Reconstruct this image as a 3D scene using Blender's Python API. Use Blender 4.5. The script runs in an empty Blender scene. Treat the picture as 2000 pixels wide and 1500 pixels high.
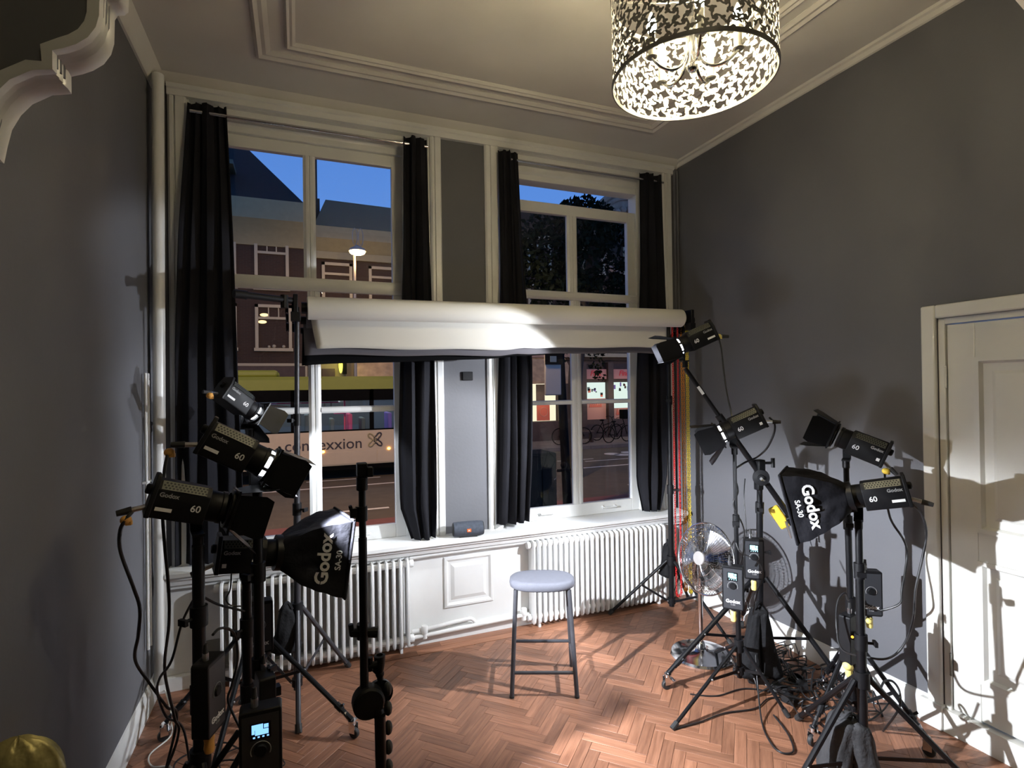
# Photo studio in an old townhouse room at dusk: two tall sash windows, radiators, herringbone floor, studio lights on stands.
# World units are metres. X runs along the window wall, Y towards it, Z up; the floor is z = 0.
import bpy, math, random
import numpy as np
from mathutils import Vector, Matrix

random.seed(7)
SC = bpy.context.scene
COL = SC.collection
PI = math.pi

# ------------------------------------------------------------------ camera
def set_camera():
    a, b, c = math.radians(21.581), math.radians(0.319), math.radians(-0.809)
    F = Vector((math.sin(a)*math.cos(b), math.cos(a)*math.cos(b), math.sin(b)))
    r0 = Vector((math.cos(a), -math.sin(a), 0)); u0 = r0.cross(F)
    R = r0*math.cos(c) + u0*math.sin(c); U = -r0*math.sin(c) + u0*math.cos(c)
    cd = bpy.data.cameras.new('camera'); cd.sensor_width = 36; cd.lens = 36*1059.47/2000
    cd.clip_start = 0.05; cd.clip_end = 300
    o = bpy.data.objects.new('camera', cd); COL.objects.link(o)
    o.matrix_world = Matrix(((R.x, U.x, -F.x, 0), (R.y, U.y, -F.y, 0), (R.z, U.z, -F.z, 1.7), (0, 0, 0, 1)))
    SC.camera = o
set_camera()

# ------------------------------------------------------------------ world: blue dusk sky
w = bpy.data.worlds.new('dusk'); SC.world = w; w.use_nodes = True
nt = w.node_tree; nt.nodes.clear()
tc = nt.nodes.new('ShaderNodeTexCoord'); sx = nt.nodes.new('ShaderNodeSeparateXYZ'); cr = nt.nodes.new('ShaderNodeValToRGB')
bg = nt.nodes.new('ShaderNodeBackground'); ou = nt.nodes.new('ShaderNodeOutputWorld')
nt.links.new(tc.outputs['Generated'], sx.inputs[0]); nt.links.new(sx.outputs['Z'], cr.inputs[0])
nt.links.new(cr.outputs[0], bg.inputs[0]); nt.links.new(bg.outputs[0], ou.inputs[0])
e = cr.color_ramp.elements
e[0].position = 0.0; e[0].color = (0.15, 0.34, 0.80, 1); e[1].position = 0.42; e[1].color = (0.088, 0.24, 0.69, 1)
e2 = cr.color_ramp.elements.new(1.0); e2.color = (0.010, 0.034, 0.14, 1)
bg.inputs[1].default_value = 1.0

# ------------------------------------------------------------------ exposure
SC.view_settings.view_transform = 'Standard'; SC.view_settings.look = 'None'
SC.view_settings.exposure = 0.0; SC.view_settings.gamma = 1.0; SC.view_settings.use_curve_mapping = False

LED = (0.86, 0.91, 1.0)
P_SPOT = dict(big=820, top=36, boom=120, side=215)     # watts of the studio spot lamps
P_SOFT = dict(left=5, right=1.5)                     # watts of the two softboxes
E_BULB = 820                                         # emission of the candle bulbs

# ------------------------------------------------------------------ materials
def mat(name, col, rough=0.5, metal=0.0, var=0.0, scale=6.0, bump=0.0, bscale=80.0, spec=0.5, emit=None, estr=0.0, coat=0.0, objrand=0.0):
    m = bpy.data.materials.new(name); m.use_nodes = True
    n = m.node_tree; b = n.nodes['Principled BSDF']
    b.inputs['Base Color'].default_value = (*col, 1); b.inputs['Roughness'].default_value = rough
    b.inputs['Metallic'].default_value = metal; b.inputs['Specular IOR Level'].default_value = spec
    if coat: b.inputs['Coat Weight'].default_value = coat; b.inputs['Coat Roughness'].default_value = 0.12
    if emit: b.inputs['Emission Color'].default_value = (*emit, 1); b.inputs['Emission Strength'].default_value = estr
    t = n.nodes.new('ShaderNodeTexCoord')
    if var:
        z = n.nodes.new('ShaderNodeTexNoise'); z.inputs['Scale'].default_value = scale; z.inputs['Detail'].default_value = 5
        n.links.new(t.outputs['Object'], z.inputs['Vector'])
        r = n.nodes.new('ShaderNodeValToRGB'); r.color_ramp.elements[0].position = 0.3; r.color_ramp.elements[1].position = 0.7
        r.color_ramp.elements[0].color = (*[c*(1-var) for c in col], 1); r.color_ramp.elements[1].color = (*[min(1, c*(1+var)) for c in col], 1)
        n.links.new(z.outputs['Fac'], r.inputs[0]); n.links.new(r.outputs[0], b.inputs['Base Color'])
    if bump:
        z = n.nodes.new('ShaderNodeTexNoise'); z.inputs['Scale'].default_value = bscale; z.inputs['Detail'].default_value = 3
        n.links.new(t.outputs['Object'], z.inputs['Vector'])
        bp = n.nodes.new('ShaderNodeBump'); bp.inputs['Strength'].default_value = bump; bp.inputs['Distance'].default_value = 0.01
        n.links.new(z.outputs['Fac'], bp.inputs['Height']); n.links.new(bp.outputs[0], b.inputs['Normal'])
    return m

def mat_glass(name, tint=(1, 1, 1), ior=1.45):
    m = bpy.data.materials.new(name); m.use_nodes = True; n = m.node_tree; n.nodes.clear()
    o = n.nodes.new('ShaderNodeOutputMaterial'); mx = n.nodes.new('ShaderNodeMixShader'); fr = n.nodes.new('ShaderNodeFresnel')
    tr = n.nodes.new('ShaderNodeBsdfTransparent'); gl = n.nodes.new('ShaderNodeBsdfGlossy')
    fr.inputs['IOR'].default_value = ior; tr.inputs[0].default_value = (*tint, 1); gl.inputs['Roughness'].default_value = 0.0
    n.links.new(fr.outputs[0], mx.inputs[0]); n.links.new(tr.outputs[0], mx.inputs[1]); n.links.new(gl.outputs[0], mx.inputs[2])
    n.links.new(mx.outputs[0], o.inputs[0]); return m

def mat_wood(name, dark, light, grain_axis=0, gscale=1.0, rough=0.35, rnd=0.35):
    m = bpy.data.materials.new(name); m.use_nodes = True; n = m.node_tree; b = n.nodes['Principled BSDF']
    t = n.nodes.new('ShaderNodeTexCoord'); mp = n.nodes.new('ShaderNodeMapping'); oi = n.nodes.new('ShaderNodeObjectInfo')
    geo = n.nodes.new('ShaderNodeNewGeometry')
    s = [40*gscale]*3; s[grain_axis] = 3*gscale; mp.inputs['Scale'].default_value = s
    add = n.nodes.new('ShaderNodeMath'); add.operation = 'ADD'
    n.links.new(oi.outputs['Random'], add.inputs[0]); n.links.new(geo.outputs['Random Per Island'], add.inputs[1])
    fr = n.nodes.new('ShaderNodeMath'); fr.operation = 'FRACT'; n.links.new(add.outputs[0], fr.inputs[0])
    mul = n.nodes.new('ShaderNodeMath'); mul.operation = 'MULTIPLY'; mul.inputs[1].default_value = 37; n.links.new(fr.outputs[0], mul.inputs[0])
    cmb = n.nodes.new('ShaderNodeCombineXYZ'); n.links.new(mul.outputs[0], cmb.inputs[0]); n.links.new(mul.outputs[0], cmb.inputs[2])
    n.links.new(t.outputs['Object'], mp.inputs['Vector']); n.links.new(cmb.outputs[0], mp.inputs['Location'])
    z = n.nodes.new('ShaderNodeTexNoise'); z.inputs['Scale'].default_value = 1.6; z.inputs['Detail'].default_value = 7; z.inputs['Roughness'].default_value = 0.62
    n.links.new(mp.outputs[0], z.inputs['Vector'])
    r = n.nodes.new('ShaderNodeValToRGB'); r.color_ramp.elements[0].position = 0.28; r.color_ramp.elements[1].position = 0.75
    r.color_ramp.elements[0].color = (*dark, 1); r.color_ramp.elements[1].color = (*light, 1); n.links.new(z.outputs['Fac'], r.inputs[0])
    hsv = n.nodes.new('ShaderNodeHueSaturation'); mr = n.nodes.new('ShaderNodeMapRange')
    mr.inputs['To Min'].default_value = 1-rnd; mr.inputs['To Max'].default_value = 1+rnd
    n.links.new(fr.outputs[0], mr.inputs['Value']); n.links.new(mr.outputs[0], hsv.inputs['Value']); n.links.new(r.outputs[0], hsv.inputs['Color'])
    n.links.new(hsv.outputs[0], b.inputs['Base Color'])
    z2 = n.nodes.new('ShaderNodeTexNoise'); z2.inputs['Scale'].default_value = 5; n.links.new(t.outputs['Object'], z2.inputs['Vector'])
    mr2 = n.nodes.new('ShaderNodeMapRange'); mr2.inputs['To Min'].default_value = rough-0.08; mr2.inputs['To Max'].default_value = rough+0.14
    n.links.new(z2.outputs['Fac'], mr2.inputs['Value']); n.links.new(mr2.outputs[0], b.inputs['Roughness'])
    bp = n.nodes.new('ShaderNodeBump'); bp.inputs['Strength'].default_value = 0.12; bp.inputs['Distance'].default_value = 0.002
    n.links.new(z.outputs['Fac'], bp.inputs['Height']); n.links.new(bp.outputs[0], b.inputs['Normal'])
    return m

def mat_brick(name, c1, c2, mortar, scale=1.0):
    m = bpy.data.materials.new(name); m.use_nodes = True; n = m.node_tree; b = n.nodes['Principled BSDF']
    t = n.nodes.new('ShaderNodeTexCoord'); mp = n.nodes.new('ShaderNodeMapping'); mp.inputs['Rotation'].default_value = (PI/2, 0, 0)
    k = n.nodes.new('ShaderNodeTexBrick'); k.inputs['Scale'].default_value = scale
    k.inputs['Brick Width'].default_value = 0.21; k.inputs['Row Height'].default_value = 0.065; k.inputs['Mortar Size'].default_value = 0.008
    k.inputs['Color1'].default_value = (*c1, 1); k.inputs['Color2'].default_value = (*c2, 1); k.inputs['Mortar'].default_value = (*mortar, 1)
    n.links.new(t.outputs['Object'], mp.inputs[0]); n.links.new(mp.outputs[0], k.inputs['Vector']); n.links.new(k.outputs[0], b.inputs['Base Color'])
    b.inputs['Roughness'].default_value = 0.9
    return m

def mat_emit(name, col, strength):
    m = bpy.data.materials.new(name); m.use_nodes = True; n = m.node_tree; n.nodes.clear()
    o = n.nodes.new('ShaderNodeOutputMaterial'); e_ = n.nodes.new('ShaderNodeEmission'); e_.inputs[0].default_value = (*col, 1); e_.inputs[1].default_value = strength
    n.links.new(e_.outputs[0], o.inputs[0]); return m

MT = dict(
    wall=mat('grey_wall_paint', (0.118, 0.118, 0.127), 0.75, var=0.05, scale=2.5, bump=0.06, bscale=60),
    ceil=mat('ceiling_paint', (0.64, 0.62, 0.57), 0.8, var=0.05, scale=2.0),
    white=mat('white_gloss_paint', (0.70, 0.70, 0.68), 0.32, var=0.04, scale=5, bump=0.03, bscale=30),
    rad=mat('radiator_enamel', (0.74, 0.74, 0.73), 0.35, var=0.03, scale=8),
    door=mat('cream_gloss_paint', (0.66, 0.65, 0.60), 0.22, var=0.03, scale=3, bump=0.04, bscale=14),
    black=mat('black_metal', (0.006, 0.006, 0.007), 0.38, var=0.2, scale=20, spec=0.25),
    plastic=mat('black_plastic', (0.008, 0.008, 0.009), 0.48, var=0.15, scale=30, spec=0.2),
    fabric=mat('black_nylon', (0.014, 0.014, 0.017), 0.55, var=0.3, scale=9, bump=0.5, bscale=24, spec=0.08),
    bag=mat('black_canvas', (0.009, 0.009, 0.010), 0.8, var=0.3, scale=12, bump=0.4, bscale=60, spec=0.2),
    greybag=mat('grey_canvas', (0.032, 0.032, 0.034), 0.85, var=0.3, scale=10, bump=0.4, bscale=60),
    rubber=mat('rubber', (0.02, 0.02, 0.02), 0.6, var=0.1),
    cable=mat('cable_sheath', (0.012, 0.012, 0.013), 0.45, var=0.2),
    whitecable=mat('white_cable', (0.6, 0.6, 0.55), 0.5, var=0.05),
    chrome=mat('chrome', (0.72, 0.72, 0.74), 0.12, metal=1.0, var=0.04),
    alu=mat('aluminium', (0.6, 0.6, 0.62), 0.3, metal=1.0, var=0.05),
    grille=mat('vent_metal', (0.07, 0.073, 0.062), 0.4, metal=0.3, var=0.15, scale=20),
    curtain=mat('black_curtain', (0.011, 0.011, 0.014), 0.9, var=0.15, scale=5, bump=0.15, bscale=150, spec=0.2),
    paper=mat('white_paper', (0.66, 0.64, 0.58), 0.85, var=0.02, scale=3),
    greypaper=mat('grey_paper', (0.13, 0.12, 0.13), 0.85, var=0.03, scale=3),
    blackpaper=mat('black_paper', (0.004, 0.004, 0.0045), 0.9, var=0.05, spec=0.1),
    seat=mat('grey_seat_fabric', (0.088, 0.09, 0.108), 0.85, var=0.05, scale=40, bump=0.2, bscale=300),
    stoolleg=mat('dark_powder_coat', (0.035, 0.035, 0.04), 0.4, var=0.15, scale=20),
    yellow=mat('yellow_tape', (0.85, 0.58, 0.06), 0.5, var=0.1, scale=20),
    paleyellow=mat('pale_yellow_tape', (0.85, 0.72, 0.22), 0.5, var=0.1, scale=20),
    orange=mat('orange_tape', (0.72, 0.36, 0.08), 0.6, var=0.15, scale=20),
    redplastic=mat('red_chain', (0.62, 0.03, 0.03), 0.4, var=0.1),
    orangeplastic=mat('orange_chain', (0.80, 0.36, 0.05), 0.4, var=0.1),
    yellowplastic=mat('yellow_chain', (0.80, 0.62, 0.06), 0.4, var=0.1),
    print_=mat('white_print', (0.75, 0.75, 0.75), 0.6, var=0.03),
    greyprint=mat('grey_print', (0.28, 0.28, 0.28), 0.6, var=0.03),
    label=mat('white_sticker', (0.8, 0.8, 0.78), 0.5, var=0.05, scale=30),
    speaker=mat('blue_grey_mesh', (0.055, 0.065, 0.085), 0.8, var=0.2, scale=60, bump=0.3, bscale=400),
    gold=mat('gold_crushed_velvet', (0.42, 0.36, 0.14), 0.32, metal=0.35, var=0.5, scale=14, bump=0.8, bscale=22),
    glass=mat_glass('window_glass'),
    lampmetal=mat('lamp_shade_metal', (0.15, 0.147, 0.135), 0.45, metal=0.2, var=0.05),
    bulb=mat_emit('candle_bulb_glow', (1.0, 0.84, 0.52), E_BULB),
    lens=mat_emit('led_glow', LED, 28.0), lensoff=mat('led_lens_off', (0.35, 0.33, 0.2), 0.3, var=0.05),
    diffuser=mat_emit('diffuser_glow', LED, 9.0),
    screen=mat_emit('display_glow', (0.45, 0.85, 0.95), 2.2), screenblue=mat_emit('display_blue_glow', (0.22, 0.5, 1.0), 1.6),
    ledamber=mat_emit('amber_led', (1.0, 0.45, 0.05), 2.5),
    parquet=mat_wood('parquet_oak', (0.155, 0.064, 0.034), (0.35, 0.165, 0.095), 0, 1.0, 0.42, 0.26),
    gapwood=mat('dark_joint', (0.03, 0.012, 0.006), 0.7, var=0.2),
)

# ------------------------------------------------------------------ mesh helpers
def V(*a): return Vector(a)
def frame(fwd, up=(0, 0, 1)):
    x = Vector(fwd).normalized(); u = Vector(up); y = u.cross(x).normalized(); z = x.cross(y)
    return Matrix((x, y, z)).transposed()

class M:
    """collects vertices and faces of one mesh"""
    def __init__(s): s.v = []; s.f = []
    def add(s, vs, fs):
        k = len(s.v); s.v += [tuple(p) for p in vs]; s.f += [tuple(i+k for i in q) for q in fs]; return s
    def box(s, a, b):
        x0, y0, z0 = a; x1, y1, z1 = b
        return s.add([(x0,y0,z0),(x1,y0,z0),(x1,y1,z0),(x0,y1,z0),(x0,y0,z1),(x1,y0,z1),(x1,y1,z1),(x0,y1,z1)],
                     [(0,3,2,1),(4,5,6,7),(0,1,5,4),(1,2,6,5),(2,3,7,6),(3,0,4,7)])
    def cbox(s, c, d, R=None, taper=1.0):
        hx, hy, hz = d[0]/2, d[1]/2, d[2]/2; vs = []
        for z in (-hz, hz):
            t = taper if z > 0 else 1.0
            for x, y in ((-hx,-hy),(hx,-hy),(hx,hy),(-hx,hy)):
                p = Vector((x*t, y*t, z)); p = (R @ p) if R else p; vs.append(p+Vector(c))
        return s.add(vs, [(0,3,2,1),(4,5,6,7),(0,1,5,4),(1,2,6,5),(2,3,7,6),(3,0,4,7)])
    def tube(s, p0, p1, r0, r1=None, n=12, caps=True):
        p0 = Vector(p0); p1 = Vector(p1); r1 = r0 if r1 is None else r1
        d = (p1-p0); 
        if d.length < 1e-7: return s
        d.normalize(); a = Vector((0,0,1)) if abs(d.z) < 0.9 else Vector((1,0,0))
        u = d.cross(a).normalized(); v = d.cross(u)
        vs = [p0+(u*math.cos(t)+v*math.sin(t))*r0 for t in [2*PI*i/n for i in range(n)]] + [p1+(u*math.cos(t)+v*math.sin(t))*r1 for t in [2*PI*i/n for i in range(n)]]
        fs = [(i, i+n, (i+1) % n+n, (i+1) % n) for i in range(n)]
        if caps: fs += [tuple(range(n)), tuple(range(2*n-1, n-1, -1))]
        return s.add(vs, fs)
    def path(s, pts, r, n=6, closed=False, radii=None):
        P = [Vector(p) for p in pts]; m = len(P); vs = []; u = None
        for i in range(m):
            t = (P[(i+1) % m]-P[i-1]) if closed else (P[min(i+1, m-1)]-P[max(i-1, 0)])
            t.normalize()
            if u is None:
                a = Vector((0,0,1)) if abs(t.z) < 0.9 else Vector((1,0,0)); u = t.cross(a).normalized()
            else:
                u = (u-t*u.dot(t)); u = u.normalized() if u.length > 1e-6 else t.orthogonal().normalized()
            w_ = t.cross(u); rr = radii[i] if radii else r
            vs += [P[i]+(u*math.cos(2*PI*j/n)+w_*math.sin(2*PI*j/n))*rr for j in range(n)]
        fs = []
        for i in range(m if closed else m-1):
            k = (i+1) % m
            fs += [(i*n+j, i*n+(j+1) % n, k*n+(j+1) % n, k*n+j) for j in range(n)]
        if not closed: fs += [tuple(range(n-1, -1, -1)), tuple(range((m-1)*n, m*n))]
        return s.add(vs, fs)
    def lathe(s, prof, n=24, o=(0,0,0), R=None, cap=True):
        """prof: (radius, height) pairs along local Z"""
        o = Vector(o); vs = []; m = len(prof)
        for r, h in prof:
            for j in range(n):
                p = Vector((r*math.cos(2*PI*j/n), r*math.sin(2*PI*j/n), h)); vs.append(((R @ p) if R else p)+o)
        fs = [(i*n+j, i*n+(j+1) % n, (i+1)*n+(j+1) % n, (i+1)*n+j) for i in range(m-1) for j in range(n)]
        if cap: fs += [tuple(range(n-1, -1, -1)), tuple(range((m-1)*n, m*n))]
        return s.add(vs, fs)
    def prism(s, poly, d, o=(0,0,0), ax=((1,0,0),(0,1,0),(0,0,1))):
        """2D polygon in the (ax0, ax1) plane pushed d along ax2"""
        o = Vector(o); X, Y, Z = [Vector(a) for a in ax]; n = len(poly)
        vs = [o+X*p[0]+Y*p[1] for p in poly]+[o+X*p[0]+Y*p[1]+Z*d for p in poly]
        return s.add(vs, [tuple(range(n-1, -1, -1)), tuple(range(n, 2*n))]+[(i, (i+1) % n, (i+1) % n+n, i+n) for i in range(n)])
    def grid(s, fn, nu, nv, closed_u=False):
        vs = [fn(i/(nu if closed_u else nu-1), j/(nv-1)) for j in range(nv) for i in range(nu)]
        fs = [(j*nu+i, j*nu+(i+1) % nu, (j+1)*nu+(i+1) % nu, (j+1)*nu+i) for j in range(nv-1) for i in range(nu if closed_u else nu-1)]
        return s.add(vs, fs)
    def quad(s, a, b, c, d): return s.add([a, b, c, d], [(0,1,2,3)])
    def ring(s, c, R, r, axis=(0,0,1), n=24, k=6, sx=1.0, sy=1.0):
        Fm = frame(axis, (0,0,1) if abs(Vector(axis).normalized().z) < 0.9 else (1,0,0)); c = Vector(c)
        return s.path([c+Fm @ Vector((0, R*sx*math.cos(2*PI*i/n), R*sy*math.sin(2*PI*i/n))) for i in range(n)], r, k, closed=True)
    def sphere(s, c, r, n=12, m=8, sc=(1,1,1), R=None):
        c = Vector(c)
        def fn(u, v):
            t = PI*v; q = Vector((r*sc[0]*math.sin(t)*math.cos(2*PI*u), r*sc[1]*math.sin(t)*math.sin(2*PI*u), -r*sc[2]*math.cos(t)))
            return ((R @ q) if R else q)+c
        return s.grid(fn, n, m+1, True)
    def mesh(s, name, smooth=35):
        me = bpy.data.meshes.new(name); me.from_pydata(s.v, [], s.f); me.update()
        if smooth:
            me.polygons.foreach_set('use_smooth', [True]*len(me.polygons)); me.set_sharp_from_angle(angle=math.radians(smooth))
        return me

def obj(name, mb, m, parent=None, local=False, smooth=35, label=None, kind=None, bevel=0):
    me = mb.mesh(name, smooth) if isinstance(mb, M) else mb
    if m and not me.materials: me.materials.append(m)
    o = bpy.data.objects.new(name, me); COL.objects.link(o)
    if parent:
        o.parent = parent
        if not local and parent.parent is None: o.matrix_parent_inverse = parent.matrix_basis.inverted()
    if label: o['label'] = label
    if kind: o['kind'] = kind
    if bevel:
        b = o.modifiers.new('edge', 'BEVEL'); b.width = bevel; b.segments = 2; b.limit_method = 'ANGLE'
    return o

def thing(name, label, cat, loc=(0,0,0), R=None, group=None):
    o = bpy.data.objects.new(name, None); COL.objects.link(o); o.empty_display_size = 0.05
    mw = (R.to_4x4() if R else Matrix.Identity(4)); mw.translation = Vector(loc); o.matrix_basis = mw
    o['label'] = label; o['category'] = cat
    if group: o['group'] = group
    return o
def tag(o, label, cat, group=None, kind=None):
    o['label'] = label; o['category'] = cat
    if group: o['group'] = group
    if kind: o['kind'] = kind
    return o
def struct(name, mb, m, parent=None, **k):
    o = obj(name, mb, m, parent, **k)
    if parent is None: o['kind'] = 'structure'
    return o
def struct_root(name):
    o = bpy.data.objects.new(name, None); COL.objects.link(o); o['kind'] = 'structure'; return o
def copy_tree(o, parent=None):
    c = o.copy(); COL.objects.link(c)
    if parent: c.parent = parent
    for ch in list(o.children): copy_tree(ch, c)
    return c

_tx = {}
def text_mesh(body, size, bold=0.0, extrude=0.0006, shear=0.0):
    k = (body, size, bold, shear)
    if k not in _tx:
        cu = bpy.data.curves.new('lettering', 'FONT'); cu.body = body; cu.size = size; cu.extrude = extrude; cu.offset = bold*size; cu.shear = shear
        cu.align_x = 'CENTER'; cu.align_y = 'CENTER'; cu.resolution_u = 3
        to = bpy.data.objects.new('lettering', cu); _tx[k] = bpy.data.meshes.new_from_object(to); bpy.data.objects.remove(to)
    return _tx[k].copy()
def lettering(body, size, m, parent, pos, right, up, bold=0.0, shear=0.0, name='lettering', local=True):
    me = text_mesh(body, size, bold, shear=shear)
    r = Vector(right).normalized(); u = Vector(up); u = (u-r*u.dot(r)).normalized(); n = r.cross(u)
    T = Matrix((r, u, n)).transposed().to_4x4(); T.translation = Vector(pos); me.transform(T)
    return obj(name, me, m, parent, local=local)

def spline(pts, k=8):
    P = [Vector(p) for p in pts]; out = []
    for i in range(len(P)-1):
        a = P[max(i-1, 0)]; b = P[i]; c = P[i+1]; d = P[min(i+2, len(P)-1)]
        for j in range(k):
            t = j/k
            out.append(0.5*((2*b)+(c-a)*t+(2*a-5*b+4*c-d)*t*t+(3*b-a-3*c+d)*t*t*t))
    out.append(P[-1]); return out
def cable(pts, label, r=0.0042, m=None, k=8, name='power_cable', group=None):
    o = obj(name, M().path(spline(pts, k), r, 6), m or MT['cable'], smooth=60)
    return tag(o, label, 'cable', group)

# ------------------------------------------------------------------ room shell
XL, XR, YB, ZC = -0.76, 2.917, 3.63, 3.52
YF = -2.6                                            # wall behind the camera (adjoining room)
struct('wall_left', M().box((XL-0.15, YF-0.15, -0.05), (XL, 3.95, ZC+0.1)), MT['wall'])
wr = M()
DY0, DY1, DZ = 0.80, 1.70, 2.005                      # door opening in the right wall
wr.box((XR, DY1, -0.05), (XR+0.15, 3.95, ZC+0.1)); wr.box((XR, YF-0.15, -0.05), (XR+0.15, DY0, ZC+0.1)); wr.box((XR, DY0, DZ), (XR+0.15, DY1, ZC+0.1))
struct('wall_right', wr, MT['wall'])
struct('wall_front', M().box((XL, YF-0.15, -0.05), (XR, YF, ZC+0.1)), MT['wall'])
# window wall: pier, side strips, lintel, below-sill masonry
wb = M()
WL0, WL1, WR0, WR1 = -0.585, 0.854, 1.348, 2.758
wb.box((WL1, YB, -0.05), (WR0, 3.95, ZC)); wb.box((XL, YB, -0.05), (WL0, 3.95, ZC)); wb.box((WR1, YB, -0.05), (XR, 3.95, ZC))
wb.box((WL0, YB, 3.42), (WL1, 3.95, ZC)); wb.box((WR0, YB, 3.42), (WR1, 3.95, ZC)); wb.box((WL0, YB, -0.05), (WL1, 3.95, 0.64)); wb.box((WR0, YB, -0.05), (WR1, 3.95, 0.64))
struct('wall_back', wb, MT['wall'])
# facade of this house below and above, seen from nowhere but closing the shell
struct('ceiling', M().box((XL-0.15, YF-0.15, ZC), (XR+0.15, 3.95, ZC+0.12)), MT['ceil'])

# ceiling mouldings: two rectangular frames of raised profile
def mould_frame(name, x0, x1, y0, y1, wd, h):
    root = struct_root(name)
    prof = [(0, 0), (0, -h*0.5), (wd*0.2, -h), (wd*0.45, -h*0.55), (wd*0.7, -h*0.75), (wd, -h*0.2), (wd, 0)]
    def bar(a, b, inward):
        a = Vector(a); b = Vector(b); d = (b-a).normalized(); iw = Vector(inward); n = len(prof); vs = []
        for p, s_ in ((a, 1), (b, -1)):
            for u, z in prof: vs.append(p+iw*u+d*(s_*u)+Vector((0, 0, z)))
        return M().add(vs, [(i, (i+1) % n, (i+1) % n+n, i+n) for i in range(n)])
    z = ZC+0.001
    obj('moulding', bar((x0, y1, z), (x1, y1, z), (0, -1, 0)), MT['ceil'], root)
    obj('moulding', bar((x0, y0, z), (x0, y1, z), (1, 0, 0)), MT['ceil'], root)
    obj('moulding', bar((x1, y1, z), (x1, y0, z), (-1, 0, 0)), MT['ceil'], root)
    obj('moulding', bar((x1, y0, z), (x0, y0, z), (0, 1, 0)), MT['ceil'], root)
mould_frame('trim_1', -0.19, 2.40, 0.9, 3.23, 0.075, 0.022)
mould_frame('trim_2', -0.04, 2.25, 1.05, 3.09, 0.050, 0.020)
# cornices
struct('trim_3', M().prism([(XL, 3.44), (XL+0.012, 3.44), (XL+0.03, 3.46), (XL+0.05, 3.5), (XL+0.065, 3.52), (XL, 3.52)], 3.63-YF, (0, YF, 0), ((1,0,0),(0,0,1),(0,1,0))), MT['ceil'])
struct('trim_4', M().prism([(XR, 3.475), (XR-0.012, 3.478), (XR-0.02, 3.5), (XR-0.035, 3.505), (XR-0.038, 3.52), (XR, 3.52)], 3.63-YF, (0, YF, 0), ((1,0,0),(0,0,1),(0,1,0))), MT['ceil'])
struct('trim_5', M().prism([(3.56, 3.52), (3.575, 3.505), (3.60, 3.49), (3.612, 3.475), (3.63, 3.47), (3.63, 3.52)], XR-XL, (XL, 0, 0), ((0,1,0),(0,0,1),(1,0,0))), MT['ceil'])
# lintel boards above the windows and upright window boards
tr = struct_root('trim_6')
obj('lintel_board', M().prism([(3.59, 3.475), (3.59, 3.45), (3.60, 3.445), (3.60, 3.41), (3.63, 3.41), (3.63, 3.475)], 3.545, (-0.68, 0, 0), ((0,1,0),(0,0,1),(1,0,0))), MT['white'], tr)
for x0, x1 in ((-0.68, WL0), (WL1, 0.929), (1.244, WR0), (WR1, 2.845)):
    wd = x1-x0
    m_ = M().prism([(x0, 0), (x0, -0.012), (x0+0.012, -0.022), (x0+wd*0.3, -0.022), (x0+wd*0.33, -0.012), (x0+wd*0.38, -0.012), (x0+wd*0.41, -0.024), (x1-0.006, -0.024), (x1, -0.018), (x1, 0.15), (x1-0.02 if x1 in (WL0, ) else x1, 0.15), (x1, 0)] if False else
                   [(x0, 0.0), (x0, -0.014), (x0+0.012, -0.024), (x0+wd*0.30, -0.024), (x0+wd*0.34, -0.014), (x0+wd*0.40, -0.014), (x0+wd*0.44, -0.026), (x1-0.008, -0.026), (x1, -0.018), (x1, 0.0)], 3.41-0.70, (0, YB, 0.70), ((1,0,0),(0,1,0),(0,0,1)))
    obj('upright_board', m_, MT['white'], tr)

# sill with stepped nosing, panelled apron below
sl = M().prism([(3.70, 0.70), (3.49, 0.70), (3.475, 0.692), (3.475, 0.672), (3.49, 0.664), (3.505, 0.664), (3.505, 0.648), (3.525, 0.640), (3.535, 0.612), (3.56, 0.606), (3.56, 0.585), (3.63, 0.585), (3.70, 0.64)], 3.55, (-0.69, 0, 0), ((0,1,0),(0,0,1),(1,0,0)))
struct('trim_7', sl, MT['white'])
ap = struct_root('trim_8')
obj('apron_board', M().box((XL, 3.605, 0.0), (XR, 3.63, 0.60)), MT['white'], ap)
obj('plinth_board', M().prism([(3.585, 0.0), (3.585, 0.075), (3.595, 0.085), (3.605, 0.085), (3.605, 0.0)], XR-XL, (XL, 0, 0), ((0,1,0),(0,0,1),(1,0,0))), MT['white'], ap)
def raised_panel(x0, x1, z0, z1, y, m):      # picture frame moulding with a raised field
    def rect(e, yy): return [(x0+e, yy, z0+e), (x1-e, yy, z0+e), (x1-e, yy, z1-e), (x0+e, yy, z1-e)]
    L = [rect(0, y), rect(0.006, y-0.012), rect(0.02, y-0.015), rect(0.035, y-0.004), rect(0.05, y-0.002), rect(0.075, y-0.012), rect(0.080, y-0.012)]
    mb = M(); vs = [p for r in L for p in r]; fs = []
    for i in range(len(L)-1):
        for j in range(4): fs.append((i*4+j, i*4+(j+1) % 4, (i+1)*4+(j+1) % 4, (i+1)*4+j))
    k = (len(L)-1)*4; fs.append((k, k+1, k+2, k+3)); return mb.add(vs, fs)
obj('raised_panel', raised_panel(0.905, 1.262, 0.205, 0.552, 3.605, MT['white']), MT['white'], ap, smooth=20)
obj('vent_grille', M().box((-0.56, 3.595, 0.13), (-0.44, 3.606, 0.25)), mat('painted_vent', (0.22, 0.22, 0.19), 0.6), ap)

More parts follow.
